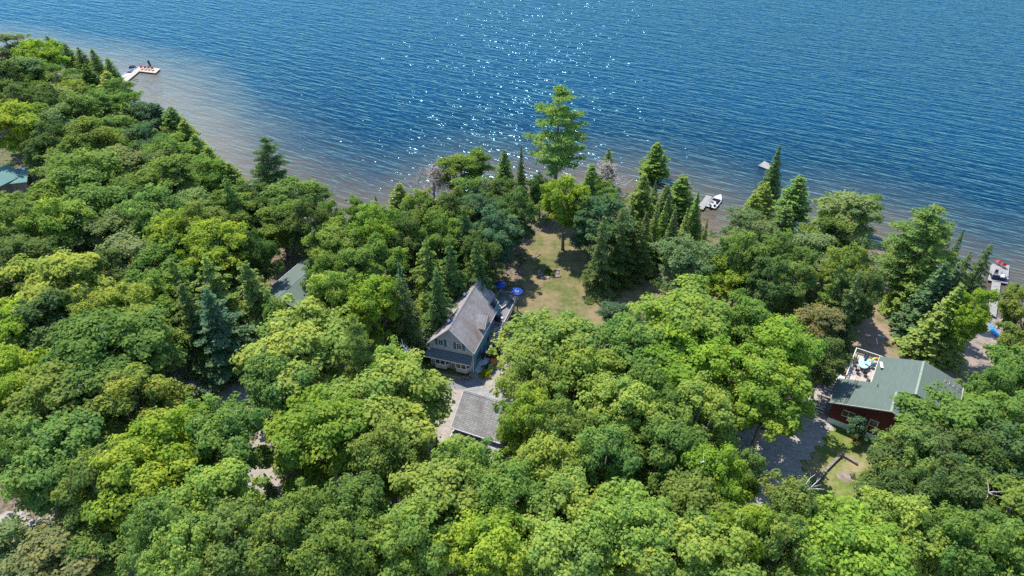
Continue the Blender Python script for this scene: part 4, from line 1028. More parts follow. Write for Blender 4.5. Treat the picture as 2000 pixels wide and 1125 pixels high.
def umbrella(x, y, z, label, r=1.12, marks=False):
    o = empty('patio_umbrella', (x, y, z), .3, label, 'umbrella', 'blue umbrellas on the cottage deck')
    q = MB(); q.tube([(0, 0, .05), (0, 0, 2.45)], .025, 6); q.build('pole', M['metal'], o); q = MB(); q.lathe((0, 0, 0), [(.25, 0), (.25, .06), (.05, .1), (.04, .3)], 12); q.build('base', M['dark'], o)
    c = MB(); n = 8; top = (0, 0, 2.5)
    for k in range(n):
        a0, a1 = 2 * math.pi * k / n, 2 * math.pi * (k + 1) / n; am = (a0 + a1) / 2
        A = (r * math.cos(a0), r * math.sin(a0), 2.02); B = (r * math.cos(a1), r * math.sin(a1), 2.02); Cm = (r * .94 * math.cos(am), r * .94 * math.sin(am), 2.03)
        c.face([top, A, Cm]); c.face([top, Cm, B]); c.face([A, (A[0], A[1], 1.9), (Cm[0], Cm[1], 1.92), Cm]); c.face([Cm, (Cm[0], Cm[1], 1.92), (B[0], B[1], 1.9), B])
    cn = c.build('canopy', M['blue_fabric'], o)
    if marks:
        q = MB(); up = lambda x_, y_: 2.5 - .48 * math.hypot(x_, y_) / (r * .93) + .02
        for pts in ([(-.35, -.5), (-.15, -.3)], [(-.15, -.3), (-.3, -.2)], [(-.1, -.62), (.02, -.48)], [(.2, -.7), (.12, -.35)], [(.12, -.35), (.32, -.3)]):
            q.tube([(a, b, up(a, b)) for a, b in pts], .03, 4)
        q.build('emblem', M['white'], cn)
    return o
umbrella(*L1(6.0, 18.1), D1, 'plain blue umbrella at the corner of the cottage deck nearest the trees')
umbrella(*L1(9.3, 17.1), D1, 'blue umbrella with small white marks over the deck rail by the lawn', marks=True)
def patio_chair(x, y, z, rz, m, label, group=None, frame=None, name='patio_chair'):
    o = empty(name, (x, y, z), rz, label, 'chair', group)
    q = MB(); q.box(-.27, .27, -.27, .27, .38, .44); q.build('seat', m, o)
    q = MB(); q.slab([(-.27, .24, .44), (.27, .24, .44), (.27, .44, 1.0), (-.27, .44, 1.0)], .05); q.build('backrest', m, o)
    for sx in (-1, 1):
        for sy in (-1, 1): q = MB(); q.tube([(sx * .26, sy * .26, 0), (sx * .25, sy * .24, .4)], .022, 5); q.build('leg', frame or M['charcoal'], o)
        q = MB(); q.box(sx * .3 - .035, sx * .3 + .035, -.27, .32, .62, .65); q.box(sx * .3 - .02, sx * .3 + .02, -.24, -.2, .4, .62); q.build('armrest', frame or M['charcoal'], o)
    return o
for u, v, rz, lb in ((4.6, 16.9, .3, 'pale grey deck chair near the cottage back gable'), (5.3, 17.9, -1.0, 'pale grey deck chair beneath the plain blue umbrella'), (8.6, 16.9, .9, 'grey deck chair beneath the blue umbrella with marks')):
    x, y = L1(u, v); patio_chair(x, y, D1 + .003, R(-17) + rz, M['greychair'], lb, 'grey chairs on the cottage deck')
gx, gy = L1(7.3, 11.2); o = empty('barbecue', (L1(8.0, 10.9)[0], L1(8.0, 10.9)[1], D1), R(-17), 'dark covered barbecue at the top of the cottage stairs', 'barbecue')
q = MB(); q.box(-.5, .5, -.25, .25, .1, .85); q.build('cabinet', M['dark'], o); q = MB(); q.tube([(-.42, 0, .9), (.42, 0, .9)], .27, 10); q.build('lid', M['charcoal'], o); q = MB(); q.box(.5, .85, -.22, .22, .8, .84); q.build('side_shelf', M['metal'], o)
lx, ly = L1(7.6, 14.6); o = empty('lounger', (lx, ly, D1), R(-40), 'pale wooden lounger on the cottage deck beside the house wall', 'lounger')
q = MB(); q.box(-.33, .33, -1.0, .5, .3, .36); q.build('seat', M['step_wood'], o); q = MB(); q.slab([(-.33, .5, .36), (.33, .5, .36), (.33, 1.0, .85), (-.33, 1.0, .85)], .05); q.build('backrest', M['step_wood'], o)
for sx in (-1, 1):
    for y in (-.9, .4): q = MB(); q.box(sx * .3 - .03, sx * .3 + .03, y - .03, y + .03, 0, .3); q.build('leg', M['step_wood'], o)
# flag on the rail
fx, fy = L1(9.5, 9.9); o = empty('flag', (fx, fy, D1 + .8), R(-17), 'red and white maple leaf flag on a short pole at the stair head', 'flag')
q = MB(); q.tube([(0, 0, 0), (1.5, -.25, .75)], .02, 5); q.build('pole', M['white'], o)
q = MB(); W_, Hh = 1.5, .85
def fl(s, t): return (.08 + s * 1.4, -.0 - s * .22 - .06 * math.sin(s * 7), .02 + s * .72 - t * .8)
def fpatch(mb, s0, s1, t0, t1, off=0):
    n = 5
    for i in range(n):
        a, b = s0 + (s1 - s0) * i / n, s0 + (s1 - s0) * (i + 1) / n
        P = [fl(a, t0), fl(b, t0), fl(b, t1), fl(a, t1)]; mb.face([(x, y - off, z) for x, y, z in P]); mb.face([(x, y + .01 + off, z) for x, y, z in P][::-1])
fpatch(q, .25, .75, 0, 1); cl = q.build('cloth', M['white'], o)
q = MB(); fpatch(q, 0, .25, 0, 1); fpatch(q, .75, 1, 0, 1); 
for a, b, c_, d_ in ((.47, .53, .2, .82), (.40, .60, .42, .60), (.44, .56, .3, .66)): fpatch(q, a, b, c_, d_, .006)
q.build('red_bands', M['flagred'], cl)
# walkway, mat, bench, boulders
q = MB()
wp = [(7.42, .9), (9.3, .5), (9.4, 6.5), (7.42, 6.5)]; q.slab([(*L1(u, v), .11) for u, v in wp], .1); tag(q.build('walkway', M['concrete']), kind='structure')
x, y = L1(8.5, 5.2); o = MB().box(-.55, .55, -.75, .75, 0, .025).build('door_mat', M['mat']); o.location = (x, y, .112); o.rotation_euler.z = R(-17); tag(o, 'brown mat on the pale walkway by the cottage side door', 'mat')
x, y = L1(7.75, 4.5); o = empty('bench', (x, y, .11), R(73), 'small dark bench against the teal side wall on the walkway', 'bench'); q = MB(); q.box(-.6, .6, -.2, .2, .4, .45); q.build('seat', M['dark'], o)
for sx in (-1, 1): q = MB(); q.box(sx * .5 - .04, sx * .5 + .04, -.18, .18, 0, .4); q.build('leg', M['dark'], o)
q = MB(); q.box(-.6, .6, .2, .24, .45, .85); q.build('backrest', M['dark'], o)
def rock(x, y, z, r, seed, mb=None):
    rr = random.Random(seed); bm = bmesh.new(); bmesh.ops.create_icosphere(bm, subdivisions=2, radius=1)
    sx, sy, sz = r * rr.uniform(.8, 1.3), r * rr.uniform(.7, 1.0), r * rr.uniform(.5, .75); a = rr.uniform(0, 3)
    for v in bm.verts:
        k = 1 + .22 * math.sin(v.co.x * 3 + seed) * math.cos(v.co.y * 4 + seed * 2) + rr.uniform(-.07, .07); v.co = Vector((v.co.x * sx * k, v.co.y * sy * k, v.co.z * sz * k))
    T4 = Matrix.Translation((x, y, z)) @ Matrix.Rotation(a, 4, 'Z')
    return bm, T4
def add_bm(mb, bm, T4):
    b = len(mb.v); bm.verts.index_update()
    for v in bm.verts: mb.v.append(tuple(T4 @ v.co))
    for f in bm.faces: mb.f.append([b + v.index for v in f.verts]); mb.sm.append(False)
    bm.free()
q = MB(); rr = random.Random(3)
for i in range(46):
    t = i / 45; u = .1 + 6.9 * t; v = -1.15 - .45 * math.sin(t * 3.1) + rr.uniform(-.05, .05)
    for row in range(2):
        x, y = L1(u + row * .1, v + row * .18); add_bm(q, *rock(x, y, .12 + row * .2, rr.uniform(.14, .2), i * 3 + row))
tag(q.build('stone_wall', M['stone']), 'low curved wall of field stones in front of the cottage bays', 'stone wall')
x, y = L1(7.3, -.25); q = MB(); q.lathe((x, y, 0), [(.001, 0), (.34, 0), (.42, .35), (.36, .42), (.2, .42), (.18, .3), (.001, .3)], 12); tag(q.build('stone_planter', M['stone']), 'round stone planter at the cottage front right corner', 'planter')
q = MB()
for i in range(7): x, y = L1(.2 + i * .22, -1.2 + .1 * (i % 3)); add_bm(q, *rock(x, y, .15 + .1 * (i % 2), .24, 90 + i))
tag(q.build('rock_pile', M['stone']), 'pile of pale rocks at the left end of the low stone wall', 'rocks')
def shrub(x, y, z, r, h, col, label, name='shrub', group='garden shrubs by the cottage walkway'):
    o = empty(name, (x, y, z), x, label, 'shrub', group); (cr, tk), r0, hp, _ = PROTO['Y'][int(abs(x) * 10) % 2]; o.scale = (r / r0, r / r0, h / hp)
    c = bpy.data.objects.new('foliage', cr); COL.objects.link(c); c.parent = o; c.color = (*col, 1); t = bpy.data.objects.new('stem', tk); COL.objects.link(t); t.parent = o
shrub(*ground_at(947, 735), .9, .9, (.17, .21, .012), 'bright yellow shrub at the walkway corner beside the gravel')
shrub(*ground_at(955, 722), .8, 1.1, (.04, .10, .045), 'bluish shrub in the middle of the walkway bed')
shrub(*ground_at(964, 715), .8, 1.3, (.13, .075, .03), 'reddish brown shrub in the walkway bed')
shrub(*ground_at(966, 697), 1.1, 1.5, (.03, .07, .015), 'dark green shrub at the foot of the cottage stairs')
shrub(*ground_at(1072, 535), .9, .9, (.05, .12, .02), 'little green bush on the mound of stones in the lawn', group='small bushes on lawns')
q = MB(); rr = random.Random(8)
for i in range(26):
    x, y, z = ground_at(1048 + rr.random() * 44, 544 - rr.random() * 18); add_bm(q, *rock(x, y, z + .1, rr.uniform(.2, .45), 200 + i))
tag(q.build('rock_garden', M['stone']), 'low mound of brownish stones in the middle of the lawn', 'rocks')

# ---- garage
G = empty('garage', (-8.39, 65.05, 0), R(-22.74), 'garage with grey streaked shingle roof on the gravel drive', 'garage')
ze, zr, D, GL = 2.4, 5.55, 4.31, 7.4
q = MB(); q.box(.35, .5, .4, 8.2, 0, 2.6); q.box(GL - .5, GL - .35, .4, 8.2, 0, 2.6); q.box(.5, GL - .5, .4, .55, 0, 2.6); q.box(.5, GL - .5, 8.05, 8.2, 0, 2.6)
for u in (.35, GL - .5):
    P = [(u, .4, 2.6), (u, 8.2, 2.6), (u, D, 5.4)]; Q = [(u + .15, b, c) for _, b, c in P]; q.face(P[::-1]).face(Q)
q.build('wall', M['siding'], G)
q = MB(); q.slab([(0, 0, ze), (GL, 0, ze), (GL, D, zr), (0, D, zr)], .13); q.slab([(0, D + .002, zr), (GL, D + .002, zr), (GL, 2 * D, ze), (0, 2 * D, ze)], .13); gr = q.build('roof', M['roof_garage'], G)
q = MB(); q.slab([(-.01, D - .18, zr - .09), (GL + .01, D - .18, zr - .09), (GL + .01, D, zr + .04), (-.01, D, zr + .04)], .03); q.build('ridge_cap', M['roof_garage'], gr)
q = MB(); q.box(-.01, GL + .01, -.06, -.005, ze - .16, ze + .02); q.slab([(-.05, 0, ze + .01), (-.002, 0, ze + .01), (-.002, D, zr + .01), (-.05, D, zr + .01)], .16); q.slab([(-.05, D, zr + .01), (-.002, D, zr + .01), (-.002, 2 * D, ze + .01), (-.05, 2 * D, ze + .01)], .16); q.build('fascia', M['white'], gr)
roof_vent(gr, 5.05, D - .75, zr - .25, .33, mat('weathered_metal', color=(.17, .15, .13), rough=.5, metal=.4))
q = MB(); q.slab([(.3, -3.2, 1.0), (GL, -3.2, 1.0), (GL, .38, 1.75), (.3, .38, 1.75)], .1); lt = q.build('lean_to', M['roof_garage'], G)
q = MB(); q.box(.45, .55, -3.0, .38, 0, 1.0); q.box(.55, GL - .2, -3.0, -2.9, 0, .95); q.build('lean_to_wall', M['siding'], lt)
q = MB(); q.slab([(.24, -3.25, 1.04), (.3, -3.25, 1.04), (.3, .38, 1.79), (.24, .38, 1.79)], .16); q.build('fascia', M['white'], lt)

# ---- dark roofed deck house on the right
def wallpoly(mb, P, th, ax):
    Q = [(a + (th if ax == 0 else 0), b + (th if ax == 1 else 0), c) for a, b, c in P]; mb.face(P).face(Q[::-1])
    for i in range(len(P)): j = (i + 1) % len(P); mb.face([P[j], P[i], Q[i], Q[j]])
B0 = (44.36, 68.26); BA = 33.33
H2 = empty('deck_house', (*B0, 0), R(-BA), 'brown red house with dark green roof, a corner deck and pale foundation', 'house', 'lakeside houses')
def L2(u, v): a = R(BA); return (B0[0] + u * math.cos(a) + v * math.sin(a), B0[1] - u * math.sin(a) + v * math.cos(a))
kk = .3108; zl = lambda u: 4.06 + kk * u; zm = 4.06 + kk * 9.55; zrr = lambda u: zm - kk * (u - 9.55); zn = lambda u: 6.357 - kk * (u - 7.384)
q = MB()
q.slab([(0, 0, zl(0)), (7.384, 0, zl(7.384)), (7.384, 4.4, zl(7.384)), (7.384, 5.8, zl(7.384)), (4.06, 5.8, zl(4.06)), (0, 5.8, zl(0))], .16)
q.slab([(4.06, 5.802, zl(4.06)), (7.384, 5.802, zl(7.384)), (7.384, 4.402, zl(7.384)), (9.55, 4.402, zm), (9.55, 12.45, zm), (4.06, 12.45, zl(4.06))], .16)
q.slab([(9.552, 4.402, zm), (15.03, 4.402, zrr(15.03)), (15.03, 12.45, zrr(15.03)), (9.552, 12.45, zm)], .16)
q.slab([(7.386, 0, zn(7.386)), (12.2, 0, zn(12.2)), (12.2, 4.4, zn(12.2)), (7.386, 4.4, zn(7.386))], .16)
r2 = q.build('roof', M['roof_green'], H2)
q = MB()
q.slab([(7.12, -.01, zl(7.12) + .02), (7.384, -.01, 6.40), (7.384, 4.38, 6.40), (7.12, 4.38, zl(7.12) + .02)], .03)
q.slab([(9.28, 4.41, zl(9.28) + .02), (9.55, 4.41, zm + .04), (9.55, 12.46, zm + .04), (9.28, 12.46, zl(9.28) + .02)], .03); q.build('ridge_cap', M['ridge_green'], r2)
e = MB(); wallpoly(e, [(7.39, 4.41, 6.2), (14.9, 4.41, zn(14.9)), (14.9, 4.41, zrr(14.9) - .165), (9.55, 4.41, zm - .165)], .06, 1); e.build('step_wall', M['roof_green'], r2)
for u, v in ((8.26, 3.5), (8.24, 1.6)):
    e = MB(); e.box(u - .2, u + .2, v - .25, v + .25, zn(u) - .05, zn(u) + .16); e.build('skylight', M['white'], r2)
e = MB(); e.tube([(4.9, 5.0, zl(4.9) - .1), (4.9, 5.0, zl(4.9) + .5)], .05, 6); e.build('vent_pipe', M['dark'], r2)
q = MB(); q.slab([(-.03, -.05, zl(0)), (7.384, -.05, 6.37), (7.384, -.002, 6.37), (-.03, -.002, zl(0))], .2); q.slab([(7.384, -.05, 6.37), (12.2, -.05, zn(12.2)), (12.2, -.002, zn(12.2)), (7.384, -.002, 6.37)], .2)
q.box(15.032, 15.08, 4.4, 12.46, zrr(15.03) - .2, zrr(15.03) + .01); q.slab([(4.0, 5.9, zl(4.0)), (4.055, 5.9, zl(4.0)), (4.055, 12.46, zl(4.0)), (4.0, 12.46, zl(4.0))], .18); q.build('fascia', M['rail_pale'], r2)
q = MB()
wallpoly(q, [(.45, .4, 1.0), (12, .4, 1.0), (12, .4, zn(12) - .17), (7.384, .4, 6.18), (.45, .4, zl(.45) - .17)], .15, 1)
q.box(.45, .6, .56, 5.6, 1.0, zl(.5) - .2); q.box(.6, 4.3, 5.45, 5.6, 1.0, zl(.6) - .2); q.box(4.4, 4.55, 5.6, 12.0, 1.0, zl(4.4) - .2)
wallpoly(q, [(4.4, 12.0, 0), (14.7, 12.0, 0), (14.7, 12.0, zrr(14.7) - .18), (9.55, 12.0, zm - .18), (4.4, 12.0, zl(4.4) - .18)], .15, 1)
q.box(14.55, 14.7, 4.6, 12.0, 0, zrr(14.7) - .2); wallpoly(q, [(12, 4.6, 0), (14.7, 4.6, 0), (14.7, 4.6, zrr(14.7) - .2), (12, 4.6, zrr(12) - .2)], .12, 1); q.box(11.9, 12.0, .56, 4.6, 0, zn(12) - .2)
q.build('wall', M['siding_red'], H2)
q = MB(); q.box(.5, 11.95, .42, .55, -.3, .998); q.box(.5, .6, .56, 5.6, -.3, .998); q.build('foundation', M['cream'], H2)
window(H2, 2.75, 2.25, 1.7, 1.15, .4, mull=2, frame=M['cream'], depth=.06); window(H2, 6.0, 2.35, 1.15, 1.15, .4, mull=1, frame=M['cream'], depth=.06); window(H2, 8.7, 2.35, 1.1, 1.15, .4, mull=1, frame=M['cream'], depth=.06)
D2 = 3.2
q = MB(); q.box(.72, 4.38, 5.62, 14.3, D2 - .14, D2); dk2 = q.build('deck', M['deck_pale'], H2)
for u, v in ((.85, 7), (.85, 10.5), (.85, 14.1), (4.2, 14.1), (2.5, 14.1)): MB().box(u - .09, u + .09, v - .09, v + .09, -1.5, D2 - .14).build('post', M['timber'], dk2)
railing(dk2, [(.78, 7.0), (.78, 14.25), (6.4, 14.25)], D2, m=M['rail_pale'], step=.16)
q = MB(); q.box(4.39, 6.4, 12.2, 14.3, D2 - .14, D2 + .001); q.build('deck_extension', M['deck_pale'], dk2)
q = MB(); q.slab([(4.0, 5.75, zl(4.0)), (4.055, 5.75, zl(4.0)), (4.055, 5.9, zl(4.0)), (4.0, 5.9, zl(4.0))], .1); 
st2 = stairs(dk2, (-.75, 1.6, 0), (-.75, 6.6, D2), 1.1, M['step_wood'], n=13); q = MB(); q.box(-1.3, .7, 6.65, 7.9, D2 - .12, D2 - .002); q.build('landing', M['step_wood'], st2)
railing(st2, [(-1.3, 6.7), (-1.3, 7.9), (.6, 7.9)], D2, m=M['rail_grey'], step=.6)
# cables over the roof
q = MB()
for dx in (0, .28): q.tube([(2.2 + dx, 7.9, D2 + 1.6), (2.1 + dx, 5.9, 5.0), (2.0 + dx, 3, 4.9), (1.7 + dx, .1, 4.75), (1.6 + dx, -.02, 2.4)], .03, 4)
q.build('service_cable', M['dark'], H2)
# dish and antenna on the far corner
x, y = L2(14.85, 12.1); o = empty('satellite_dish', (x, y, zrr(14.85)), 2.2, 'small round satellite dish at the far right roof corner of the deck house', 'satellite dish')
q = MB(); q.tube([(0, 0, -.2), (0, 0, .45)], .03, 6); q.build('mast', M['metal'], o); q = MB(); q.lathe((0, 0, 0), [(.001, 0), (.25, .02), (.42, .1), (.45, .14), (.40, .12), (.001, .03)], 14); d_ = q.build('dish', mat('pale_blue_dish', color=(.4, .5, .62), rough=.4), o); d_.location = (0, 0, .45); d_.rotation_euler = (R(35), 0, 0)
x, y = L2(13.6, 10.6); o = empty('antenna', (x, y, zrr(13.6) + .02), R(-40), 'rusty television antenna lying across the right roof slope', 'antenna')
q = MB(); q.tube([(-1.3, 0, .55), (1.3, -.1, -.05 + .1)], .04, 5); q.build('boom', M['antenna_red'], o); q = MB()
for s_, l_ in ((-1.2, 1.0), (-.6, .7), (0, .6), (.6, .8)): q.tube([(s_, -l_, .25), (s_ + .2, 0, .35 - s_ * .15), (s_, l_, .5)], .015, 4)
q.build('rod', M['metal'], o)
x, y = L2(4.55, 9.6); o = empty('wall_dish', (x, y, zl(4.55)), R(-33), 'white rectangular panel antenna at the roof edge above the deck', 'antenna')
q = MB(); q.tube([(0, 0, -.1), (0, 0, .5)], .03, 5); q.build('mast', M['dark'], o); q = MB(); q.box(-.22, .22, -.5, .5, -.03, .03); pn = q.build('panel', M['white'], o); pn.location = (0, 0, .55); pn.rotation_euler = (.35, .25, .5)
# deck furniture
x, y = L2(2.45, 11.4); TX, TY = x, y
o = empty('patio_table', (x, y, D2), R(-BA), 'oval glass topped table on the deck house deck', 'table')
q = MB(); n = 24; P = [(.75 * math.cos(2 * math.pi * k / n), 1.25 * math.sin(2 * math.pi * k / n), .74) for k in range(n)]; q.slab(P, .02); q.build('tabletop', M['table_glass'], o)
for sx in (-1, 1):
    for sy in (-1, 1): q = MB(); q.tube([(sx * .5, sy * .85, 0), (sx * .45, sy * .8, .72)], .03, 6); q.build('leg', M['charcoal'], o)
o = empty('patio_umbrella', (x, y, D2), 0, 'furled grey teal umbrella standing through the glass table', 'umbrella')
q = MB(); q.tube([(0, 0, 0), (0, 0, 2.6)], .025, 6); q.build('pole', M['metal'], o); q = MB(); q.lathe((0, 0, 0), [(.03, 2.62), (.09, 2.4), (.15, 1.9), (.2, 1.3), (.12, 1.2), (.03, 1.25)], 8); q.build('canopy', M['teal_canvas'], o)
for i, (du, dv, rz, lb) in enumerate(((-1.15, .7, 90, 'dark sling chair left of the glass table, farther one'), (-1.15, -.4, 90, 'dark sling chair left of the glass table, nearer one'), (1.15, .5, -90, 'dark sling chair between the glass table and the roof edge'), (-.5, -1.8, 180, 'dark sling chair at the near end of the glass table, left'), (.55, -1.8, 180, 'dark sling chair at the near end of the glass table, right'), (0, 1.75, 0, 'dark sling chair at the far end of the glass table'))):
    x, y = L2(2.45 + du, 11.4 + dv); patio_chair(x, y, D2, R(-BA + rz), M['charcoal'], lb, 'dark chairs round the glass table')
x, y = L2(3.7, 7.2); o = empty('barbecue', (x, y, D2), R(-BA + 90), 'black barbecue against the house wall on the pale deck', 'barbecue'); q = MB(); q.box(-.5, .5, -.25, .25, .1, .85); q.build('cabinet', M['dark'], o); q = MB(); q.tube([(-.42, 0, .9), (.42, 0, .9)], .27, 10); q.build('lid', M['charcoal'], o)
x, y = L2(4.0, 13.1); o = empty('swim_ring', (x, y, D2 + .42), R(-BA + 20), 'rainbow striped inflatable ring leaning on the pale deck', 'swim ring')
RC = [('red', (.6, .05, .04)), ('orange', (.75, .25, .03)), ('yellow', (.75, .6, .05)), ('green', (.08, .4, .15)), ('blue', (.03, .3, .65)), ('white', (.75, .75, .75)), ('white', (.75, .75, .75)), ('white', (.7, .72, .75))]
for k, (nm, c) in enumerate(RC):
    q = MB(); a0, a1 = 2 * math.pi * k / 8 + .3, 2 * math.pi * (k + 1) / 8 + .3; q.tube([(.62 * math.cos(a0 + (a1 - a0) * j / 4), .62 * math.sin(a0 + (a1 - a0) * j / 4), 0) for j in range(5)], .17, 8); sg = q.build('ring_segment', mat('vinyl_' + nm, color=c, rough=.35), o)
o.rotation_euler = (R(28), 0, R(-BA + 20))

# ---- green roofed house behind the left maples
H3 = empty('red_walled_house', (-43.2, 92.6, 0), R(-22), 'dark red house with pale green roof half hidden by maples', 'house', 'lakeside houses')
W3, L3 = 9.2, 13.0
q = MB(); gable_wall(q, .4, W3 - .4, .4, 3.9, 5.1); gable_wall(q, .4, W3 - .4, L3 - .6, 3.9, 5.1); q.box(.4, .55, .56, L3 - .6, 0, 3.9); q.box(W3 - .55, W3 - .4, .56, L3 - .6, 0, 3.9); q.build('wall', M['siding_red2'], H3)
q = MB(); q.slab([(0, 0, 3.9), (W3 / 2, 0, 5.3), (W3 / 2, L3, 5.3), (0, L3, 3.9)], .14); q.slab([(W3 / 2 + .002, 0, 5.3), (W3, 0, 3.9), (W3, L3, 3.9), (W3 / 2 + .002, L3, 5.3)], .14); r3 = q.build('roof', M['roof_green'], H3)
q = MB(); q.slab([(W3 / 2 - .15, -.01, 5.28), (W3 / 2, -.01, 5.35), (W3 / 2, L3 + .01, 5.35), (W3 / 2 - .15, L3 + .01, 5.28)], .03); q.build('ridge_cap', M['ridge_green'], r3)
q = MB(); q.slab([(-.04, 0, 3.92), (-.002, 0, 3.92), (-.002, L3, 3.92), (-.04, L3, 3.92)], .16); q.build('fascia', M['white'], r3); roof_vent(r3, W3 / 2 + .8, 10.5, 5.1, .2)
window(H3, 6.6, 1.6, 1.2, 1.2, .4)
# ---- teal roofed pair at the far left
H4 = empty('teal_roofed_cabin', (-107.3, 136.4, .4), R(22), 'small cabin with teal roof cut by the left edge clearing', 'house', 'lakeside houses')
q = MB(); q.box(-3.6, -.3, .8, 5.2, 0, 3.0); q.build('wall', M['timber'], H4)
q = MB(); q.slab([(-4, 0, 3.5), (0, 0, 3.3), (0, 5.6, 4.2), (-4, 5.6, 4.4)], .14); r4 = q.build('roof', M['roof_teal'], H4)
q = MB(); q.box(-4, .03, 5.61, 5.72, 4.2, 4.4); q.build('fascia', M['white'], r4)
H5 = empty('teal_roofed_house', (-120.5, 133.6, .4), R(-18), 'larger teal roofed house running out of the left edge', 'house', 'lakeside houses')
q = MB(); gable_wall(q, .4, 8.6, .4, 3.8, 5.2); gable_wall(q, .4, 8.6, 8.6, 3.8, 5.2); q.box(.4, .55, .56, 8.6, 0, 3.8); q.box(8.45, 8.6, .56, 8.6, 0, 3.8); q.build('wall', M['timber'], H5)
q = MB(); q.slab([(0, 0, 3.8), (4.5, 0, 5.4), (4.5, 9, 5.4), (0, 9, 3.8)], .14); q.slab([(4.502, 0, 5.4), (9, 0, 3.8), (9, 9, 3.8), (4.502, 9, 5.4)], .14); q.build('roof', M['roof_teal'], H5)
x, y = at(46, 331, 4.6); z = tz(x, y); o = empty('dish_antenna', (x, y, z), 0, 'small white dish on a tall thin mast behind the teal cabin roof', 'antenna')
q = MB(); q.tube([(0, 0, 0), (0, 0, 4.5 - z)], .05, 6); q.build('mast', M['metal'], o); q = MB(); q.box(-.3, .3, -.04, .04, -.35, .35); d_ = q.build('dish', M['white'], o); d_.location = (0, 0, 4.6 - z); d_.rotation_euler = (R(-30), 0, .2)

# ---- open shed by the wood drive
x, y = at(412, 948, 2.3); H6 = empty('open_shed', (x, y, 0), R(20), 'small dark open shed with pale corner boards beside the wood drive', 'shed')
q = MB(); q.slab([(-2.0, -1.3, 2.2), (1.4, -1.3, 2.2), (1.4, 1.3, 2.6), (-2.0, 1.3, 2.6)], .1); q.build('roof', M['roof_slate'], H6)
q = MB(); q.box(-1.8, 1.2, 1.0, 1.1, 0, 2.3); q.box(-1.8, -1.7, -1.1, .99, 0, 2.2); q.build('wall', M['timber'], H6)
for u in (1.15, ): 
    for v in (-1.15, 1.05): q = MB(); q.box(u - .1, u + .1, v - .05, v + .05, 0, 2.2); q.build('corner_post', M['cream'], H6)
def branchy(px, py, z, label, n, L, seed, m=None, name='fallen_branch', cat='branch', up=.3, grp=None):
    x, y = at(px, py, z); rr = random.Random(seed); q = MB()
    for i in range(n):
        a = rr.uniform(0, 6.28); p = Vector((0, 0, 0)); pts = [p.copy()]; d = Vector((math.cos(a), math.sin(a), up * rr.uniform(.4, 1.4))).normalized()
        for s in range(4): d = (d + Vector((rr.uniform(-.3, .3), rr.uniform(-.3, .3), rr.uniform(-.15, .25)))).normalized(); p = p + d * L / 4 * rr.uniform(.7, 1.2); pts.append(p.copy())
        q.tube(pts, [.075, .06, .045, .03, .012], 4, False)
        for j in range(3): s = pts[rr.randint(1, 3)]; e = s + (d + Vector((rr.uniform(-1, 1), rr.uniform(-1, 1), rr.uniform(0, 1)))) * L * .18; q.tube([s, e], [.03, .01], 3, False)
    o = q.build(name, m or M['whitewood']); o.location = (x, y, z); return tag(o, label, cat, grp)
branchy(424, 944, 3.2, 'grey fallen branches caught above the open shed', 4, 4.5, 3, M['deadwood'], up=.15)
branchy(1560, 962, 13.5, 'bleached bare twigs sticking up beside the side drive', 4, 3.0, 5, up=2.2, name='bare_twigs', cat='bare twigs')
branchy(797, 690, 12.5, 'bleached forked twigs at the top of the maple by the grey house', 6, 2.2, 6, up=1.6, name='bare_twigs', cat='bare twigs')
branchy(808, 716, 11, 'single bleached forked twig over the front lawn edge', 3, 2.4, 8, up=2.2, name='bare_twigs', cat='bare twigs')
branchy(135, 765, 15, 'pale bare limbs showing through the wide left dome', 6, 2.4, 11, M['deadwood'], name='bare_twigs', cat='bare twigs')
#branchy(35, 905, 14.5, 'pale bare limbs in the crown on the left edge', 6, 2.6, 12, M['deadwood'], name='bare_twigs', cat='bare twigs')
branchy(1930, 962, 12.0, 'spreading bleached dead limbs in the dark right stand', 9, 1.9, 15, M['deadwood'], name='bare_twigs', cat='bare twigs')
#branchy(1290, 660, 16, 'thin pale twig in the bright heart of the maple stand', 3, 1.4, 16, M['deadwood'], name='bare_twigs', cat='bare twigs')
branchy(1375, 903, 15, 'pale stick at the rim of the rounded crown by the side drive', 2, 1.1, 17, name='bare_twigs', cat='bare twigs')

# ---- parked car nearly hidden beside the garage
x, y, z = ground_at(1004, 782); V = empty('parked_car', (x, y, .03), R(-52), 'white car mostly hidden by maple leaves beside the garage', 'car')
def prism(mb, prof, y0, y1, inset=0):
    n = len(prof); A = [(a, y0 + inset * (1 if b > 1 else 0), b) for a, b in prof]; B = [(a, y1 - inset * (1 if b > 1 else 0), b) for a, b in prof]; mb.face(A).face(B[::-1])
    for i in range(n): j = (i + 1) % n; mb.face([A[j], A[i], B[i], B[j]])
q = MB(); prism(q, [(-2.2, .3), (2.2, .3), (2.25, .75), (1.2, .98), (-2.0, 1.02), (-2.25, .8)], -.9, .9); body = q.build('body', M['carwhite'], V)
q = MB(); prism(q, [(-1.9, 1.02), (1.15, .99), (.45, 1.42), (-1.4, 1.46)], -.82, .82, .12); q.build('windows', M['glass'], V)
q = MB(); q.slab([(.45, -.68, 1.47), (.45, .68, 1.47), (-1.4, .68, 1.5), (-1.4, -.68, 1.5)][::-1], .04); q.build('roof', M['carwhite'], V)
for sx in (-1.4, 1.4):
    for sy in (-.86, .7): q = MB(); q.tube([(sx, sy, .34), (sx, sy + .2, .34)], .34, 14); q.build('wheel', M['tyre'], V)

